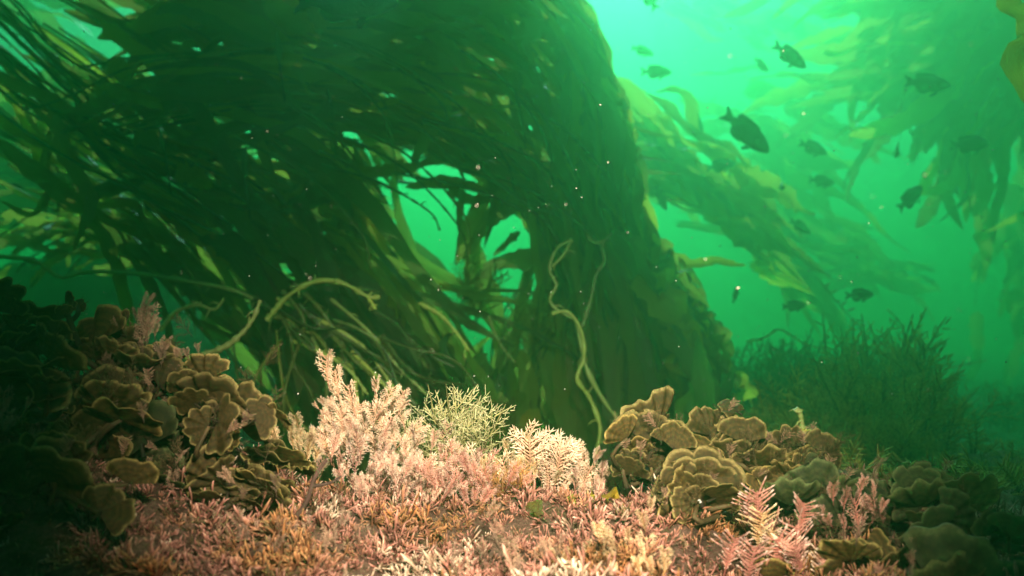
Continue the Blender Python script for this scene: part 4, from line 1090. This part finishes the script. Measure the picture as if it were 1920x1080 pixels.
shell('tiny white shell chip on the rock under the wide lobed fan', 1312, 940, .765, .004)
tw = empty('twig', P(545, 985, .72), 'thin dark twig leaning right across the lit turf left of centre', 'twig')
for c, r_ in [([(545, 985, .72), (575, 940, .72), (590, 895, .72), (612, 862, .72)], .003), ([(585, 912, .72), (620, 905, .72), (640, 893, .72)], .0018), ([(545, 985, .72), (500, 1000, .72), (470, 1015, .71)], .002)]:
    q = spline([P(*k) for k in c], 14)
    V, Fc, T = tube(q - np.array(tw.location), np.linspace(r_, r_*.6, 14), 6)
    obj('stem', mesh('stem', V, Fc, M['twig'], tip=T), tw)

# ------------------------------------------------------------------ fish
def fish_meshes():
    st = np.array([(.500, .004, .004, -.012), (.488, .026, .018, -.010), (.46, .056, .034, -.006), (.42, .086, .050, 0), (.35, .124, .068, .003), (.26, .158, .082, .004), (.15, .178, .088, .003),
                   (.04, .180, .084, 0), (-.08, .166, .072, -.002), (-.18, .138, .056, -.002), (-.26, .104, .040, 0), (-.32, .076, .026, 0), (-.37, .062, .016, 0), (-.40, .062, .010, 0)])
    m = 16
    a = np.arange(m)/m*2*math.pi
    V = np.concatenate([np.stack([np.full(m, x), wv*np.cos(a)*(1-.12*np.sin(a)), cz + h*np.sin(a)], 1) for x, h, wv, cz in st])
    Fc = gridfaces(len(st), m, True)
    body = mesh('body', V, Fc, M['fish'])
    def fin(name, outline, thick=.007, plane='xz', org=(0, 0, 0)):
        """fin membrane as a thin strip pair: outline is a list of (root point, edge point)"""
        o = np.array(outline, float)
        n = len(o)
        rows = []
        for f, th in ((0, thick), (.5, thick*.7), (1, thick*.25)):
            rows.append((o[:, 0]*(1-f) + o[:, 1]*f, th))
        Vs = []
        for s in (1, -1):
            for p, th in rows:
                Vs.append(np.stack([p[:, 0], np.full(n, s*th*.5), p[:, 1]], 1))
        k = [0, 1, 2, 5, 4, 3]
        Vs = np.concatenate([Vs[i] for i in k])
        # ray ripple
        g = gridfaces(6, n)
        return mesh(name, Vs, g, M['fish_fin'], tip=np.repeat([0, .5, 1, 1, .5, 0], n))
    tail = fin('tail_fin', [((-.385, .060), (-.56, .150)), ((-.39, .04), (-.555, .10)), ((-.395, .015), (-.505, .03)), ((-.395, -.015), (-.505, -.03)), ((-.39, -.04), (-.555, -.10)), ((-.385, -.060), (-.56, -.150))])
    dors = fin('dorsal_fin', [((.22, 0.158), (.19, 0.172)), ((.16, 0.167), (.13, 0.216)), ((.06, 0.171), (.03, 0.231)), ((-.04, 0.162), (-.08, 0.231)), ((-.14, 0.140), (-.20, 0.224)), ((-.2, 0.113), (-.28, 0.207)), ((-.25, 0.090), (-.32, 0.132)), ((-.27, 0.081), (-.30, 0.084))])
    anal = fin('anal_fin', [((.02, -0.171), (-.01, -0.189)), ((-.03, -0.162), (-.08, -0.224)), ((-.1, -0.149), (-.18, -0.229)), ((-.17, -0.126), (-.26, -0.198)), ((-.23, -0.099), (-.30, -0.123)), ((-.26, -0.081), (-.29, -0.079))])
    pelv = fin('pelvic_fin', [((.20, -.175), (.17, -.20)), ((.17, -.18), (.09, -.275)), ((.14, -.185), (.06, -.24)), ((.11, -.185), (.09, -.2))])
    pect = fin('pectoral_fin', [((.24, .0), (.20, .04)), ((.235, -.02), (.10, .015)), ((.23, -.035), (.08, -.035)), ((.225, -.05), (.11, -.08)), ((.22, -.06), (.17, -.085))])
    for s in (0,):
        pass
    # eye
    t = np.linspace(0, 1, 6)
    V, Fc2, T = tube(np.stack([0*t, 0*t, t*.016], 1), .030*np.cos(t*math.pi*.5)+.0005, 10)
    eye = mesh('eye', V, Fc2, M['eye'], tip=np.repeat([1, 1, .9, 0, 0, 0], 10))
    return body, tail, dors, anal, pelv, pect, eye
FM = fish_meshes()
def fish(label, px, py, d, lpx, ang, yaw=0, roll=0, group='dark fish hanging in the green water'):
    """ang: heading in the picture, degrees up from right; yaw: turn away from the camera"""
    L = lpx/F*d/max(.35, math.cos(R(yaw)))/1.06
    h = Vector((math.cos(R(ang))*math.cos(R(yaw)), math.sin(R(yaw)), math.sin(R(ang))*math.cos(R(yaw)))).normalized()
    up = Vector((0, 0, 1)) if abs(h.z) < .93 else Vector((-1, 0, .2))
    y = up.cross(h).normalized(); z = h.cross(y)
    m = Matrix((h, y, z)).transposed().to_4x4() @ Matrix.Rotation(R(roll), 4, 'X')
    e = empty('fish', P(px, py, d), label, 'fish', group)
    e.matrix_basis = Matrix.Translation(Vector(P(px, py, d))) @ m @ Matrix.Diagonal((L, L, L, 1))
    body, tail, dors, anal, pelv, pect, eye = FM
    obj('body', body, e)
    obj('tail_fin', tail, e); obj('dorsal_fin', dors, e); obj('anal_fin', anal, e)
    for s in (1, -1):
        obj('pelvic_fin', pelv, e, Matrix.Translation((0, s*.025, 0)) @ Matrix.Rotation(s*.12, 4, 'X'))
        obj('pectoral_fin', pect, e, Matrix.Translation((.24, s*.076, -.02)) @ Matrix.Rotation(-s*.45, 4, 'Z') @ Matrix.Translation((-.24, 0, 0)))
        obj('eye', eye, e, Matrix.Translation((.385, s*.050, .035)) @ Matrix.Rotation(-s*math.pi/2, 4, 'X'))
    return e
fish('largest dark fish, diving to the lower right in the bright water', 1402, 250, 2.7, 115, -38, 10)
fish('dark fish high up, tail raised, above and right of the largest one', 1483, 106, 3.3, 76, -32, 10)
fish('blue-grey fish level under the top right kelp, facing right', 1742, 157, 3.0, 92, -4, 5)
fish('dark fish level beside the right edge, below the blue-grey one', 1820, 270, 3.3, 80, 4, 5)
fish('dark fish swimming up and right, in the right middle', 1708, 370, 3.6, 72, 40, 15)
fish('dark fish level above the far bushes at right', 1613, 553, 3.2, 56, 2, 5)
fish('small fish seen head-on, pointing down, between the right kelp blades', 1682, 282, 3.6, 24, -60, 60)
fish('small round fish seen end-on in the middle of the bright water', 1466, 350, 3.3, 16, 20, 72)
fish('blue-tinted fish upright against the right flank of the arch', 1240, 372, 4.0, 50, -62, 20)
fish('faint fish facing right, just right of the largest one', 1526, 278, 4.4, 60, -18, 10)
fish('faint fish pointing up right, left below the largest one', 1353, 310, 4.3, 60, 12, 10)
fish('very faint fish below the one left of the end-on fish', 1392, 335, 4.7, 55, -10, 10)
fish('faint fish level in the brightest water beside the arch', 1232, 135, 4.5, 60, 2, 10)
fish('faintest fish at the upper edge of the arch', 1206, 96, 4.9, 44, -15, 10)
fish('small fish upright in the bright patch right of the arch foot', 1379, 552, 3.6, 34, 68, 20)
fish('faint fish level just above the dark bush', 1490, 573, 3.7, 48, 6, 10)
fish('slim faint fish upright above the hazy fronds', 1313, 232, 4.5, 34, -70, 30)
fish('faint fish left of the high dark one', 1428, 122, 4.5, 36, -30, 30)
fish('faint fish level right of the end-on fish', 1542, 340, 4.6, 52, -6, 10)
fish('faint fish tilted down above the distant kelp slope', 1502, 426, 4.7, 48, -30, 10)
fish('dark fish cut off by the top edge above the arch', 655, 2, 1.9, 190, 3, 10)
fish('fish tail just showing at the top edge over the bright water', 1216, -8, 4.0, 60, 115, 10)

# ------------------------------------------------------------------ drifting specks
def specks():
    rng = np.random.default_rng(55)
    acc = Acc()
    for i in range(1300):
        d = rng.uniform(.8, 3.4) if i % 18 else rng.uniform(.4, .7)
        c = P(rng.uniform(-60, 1980), rng.uniform(-60, 760), d)
        s = d/F*(.4 + 1.3*rng.uniform()**3)
        t = np.linspace(0, 1, 4)
        dr = nrm(rng.normal(0, 1, 3))
        V, Fc, T = tube(c + dr*(t[:, None]-.5)*s*2.4, s*np.array([.2, .9, .8, .2]), 5)
        acc.add(V, Fc, T)
    tag(obj('drifting_specks', acc.mesh('drifting_specks', M['snow'])), kind='stuff')
specks()
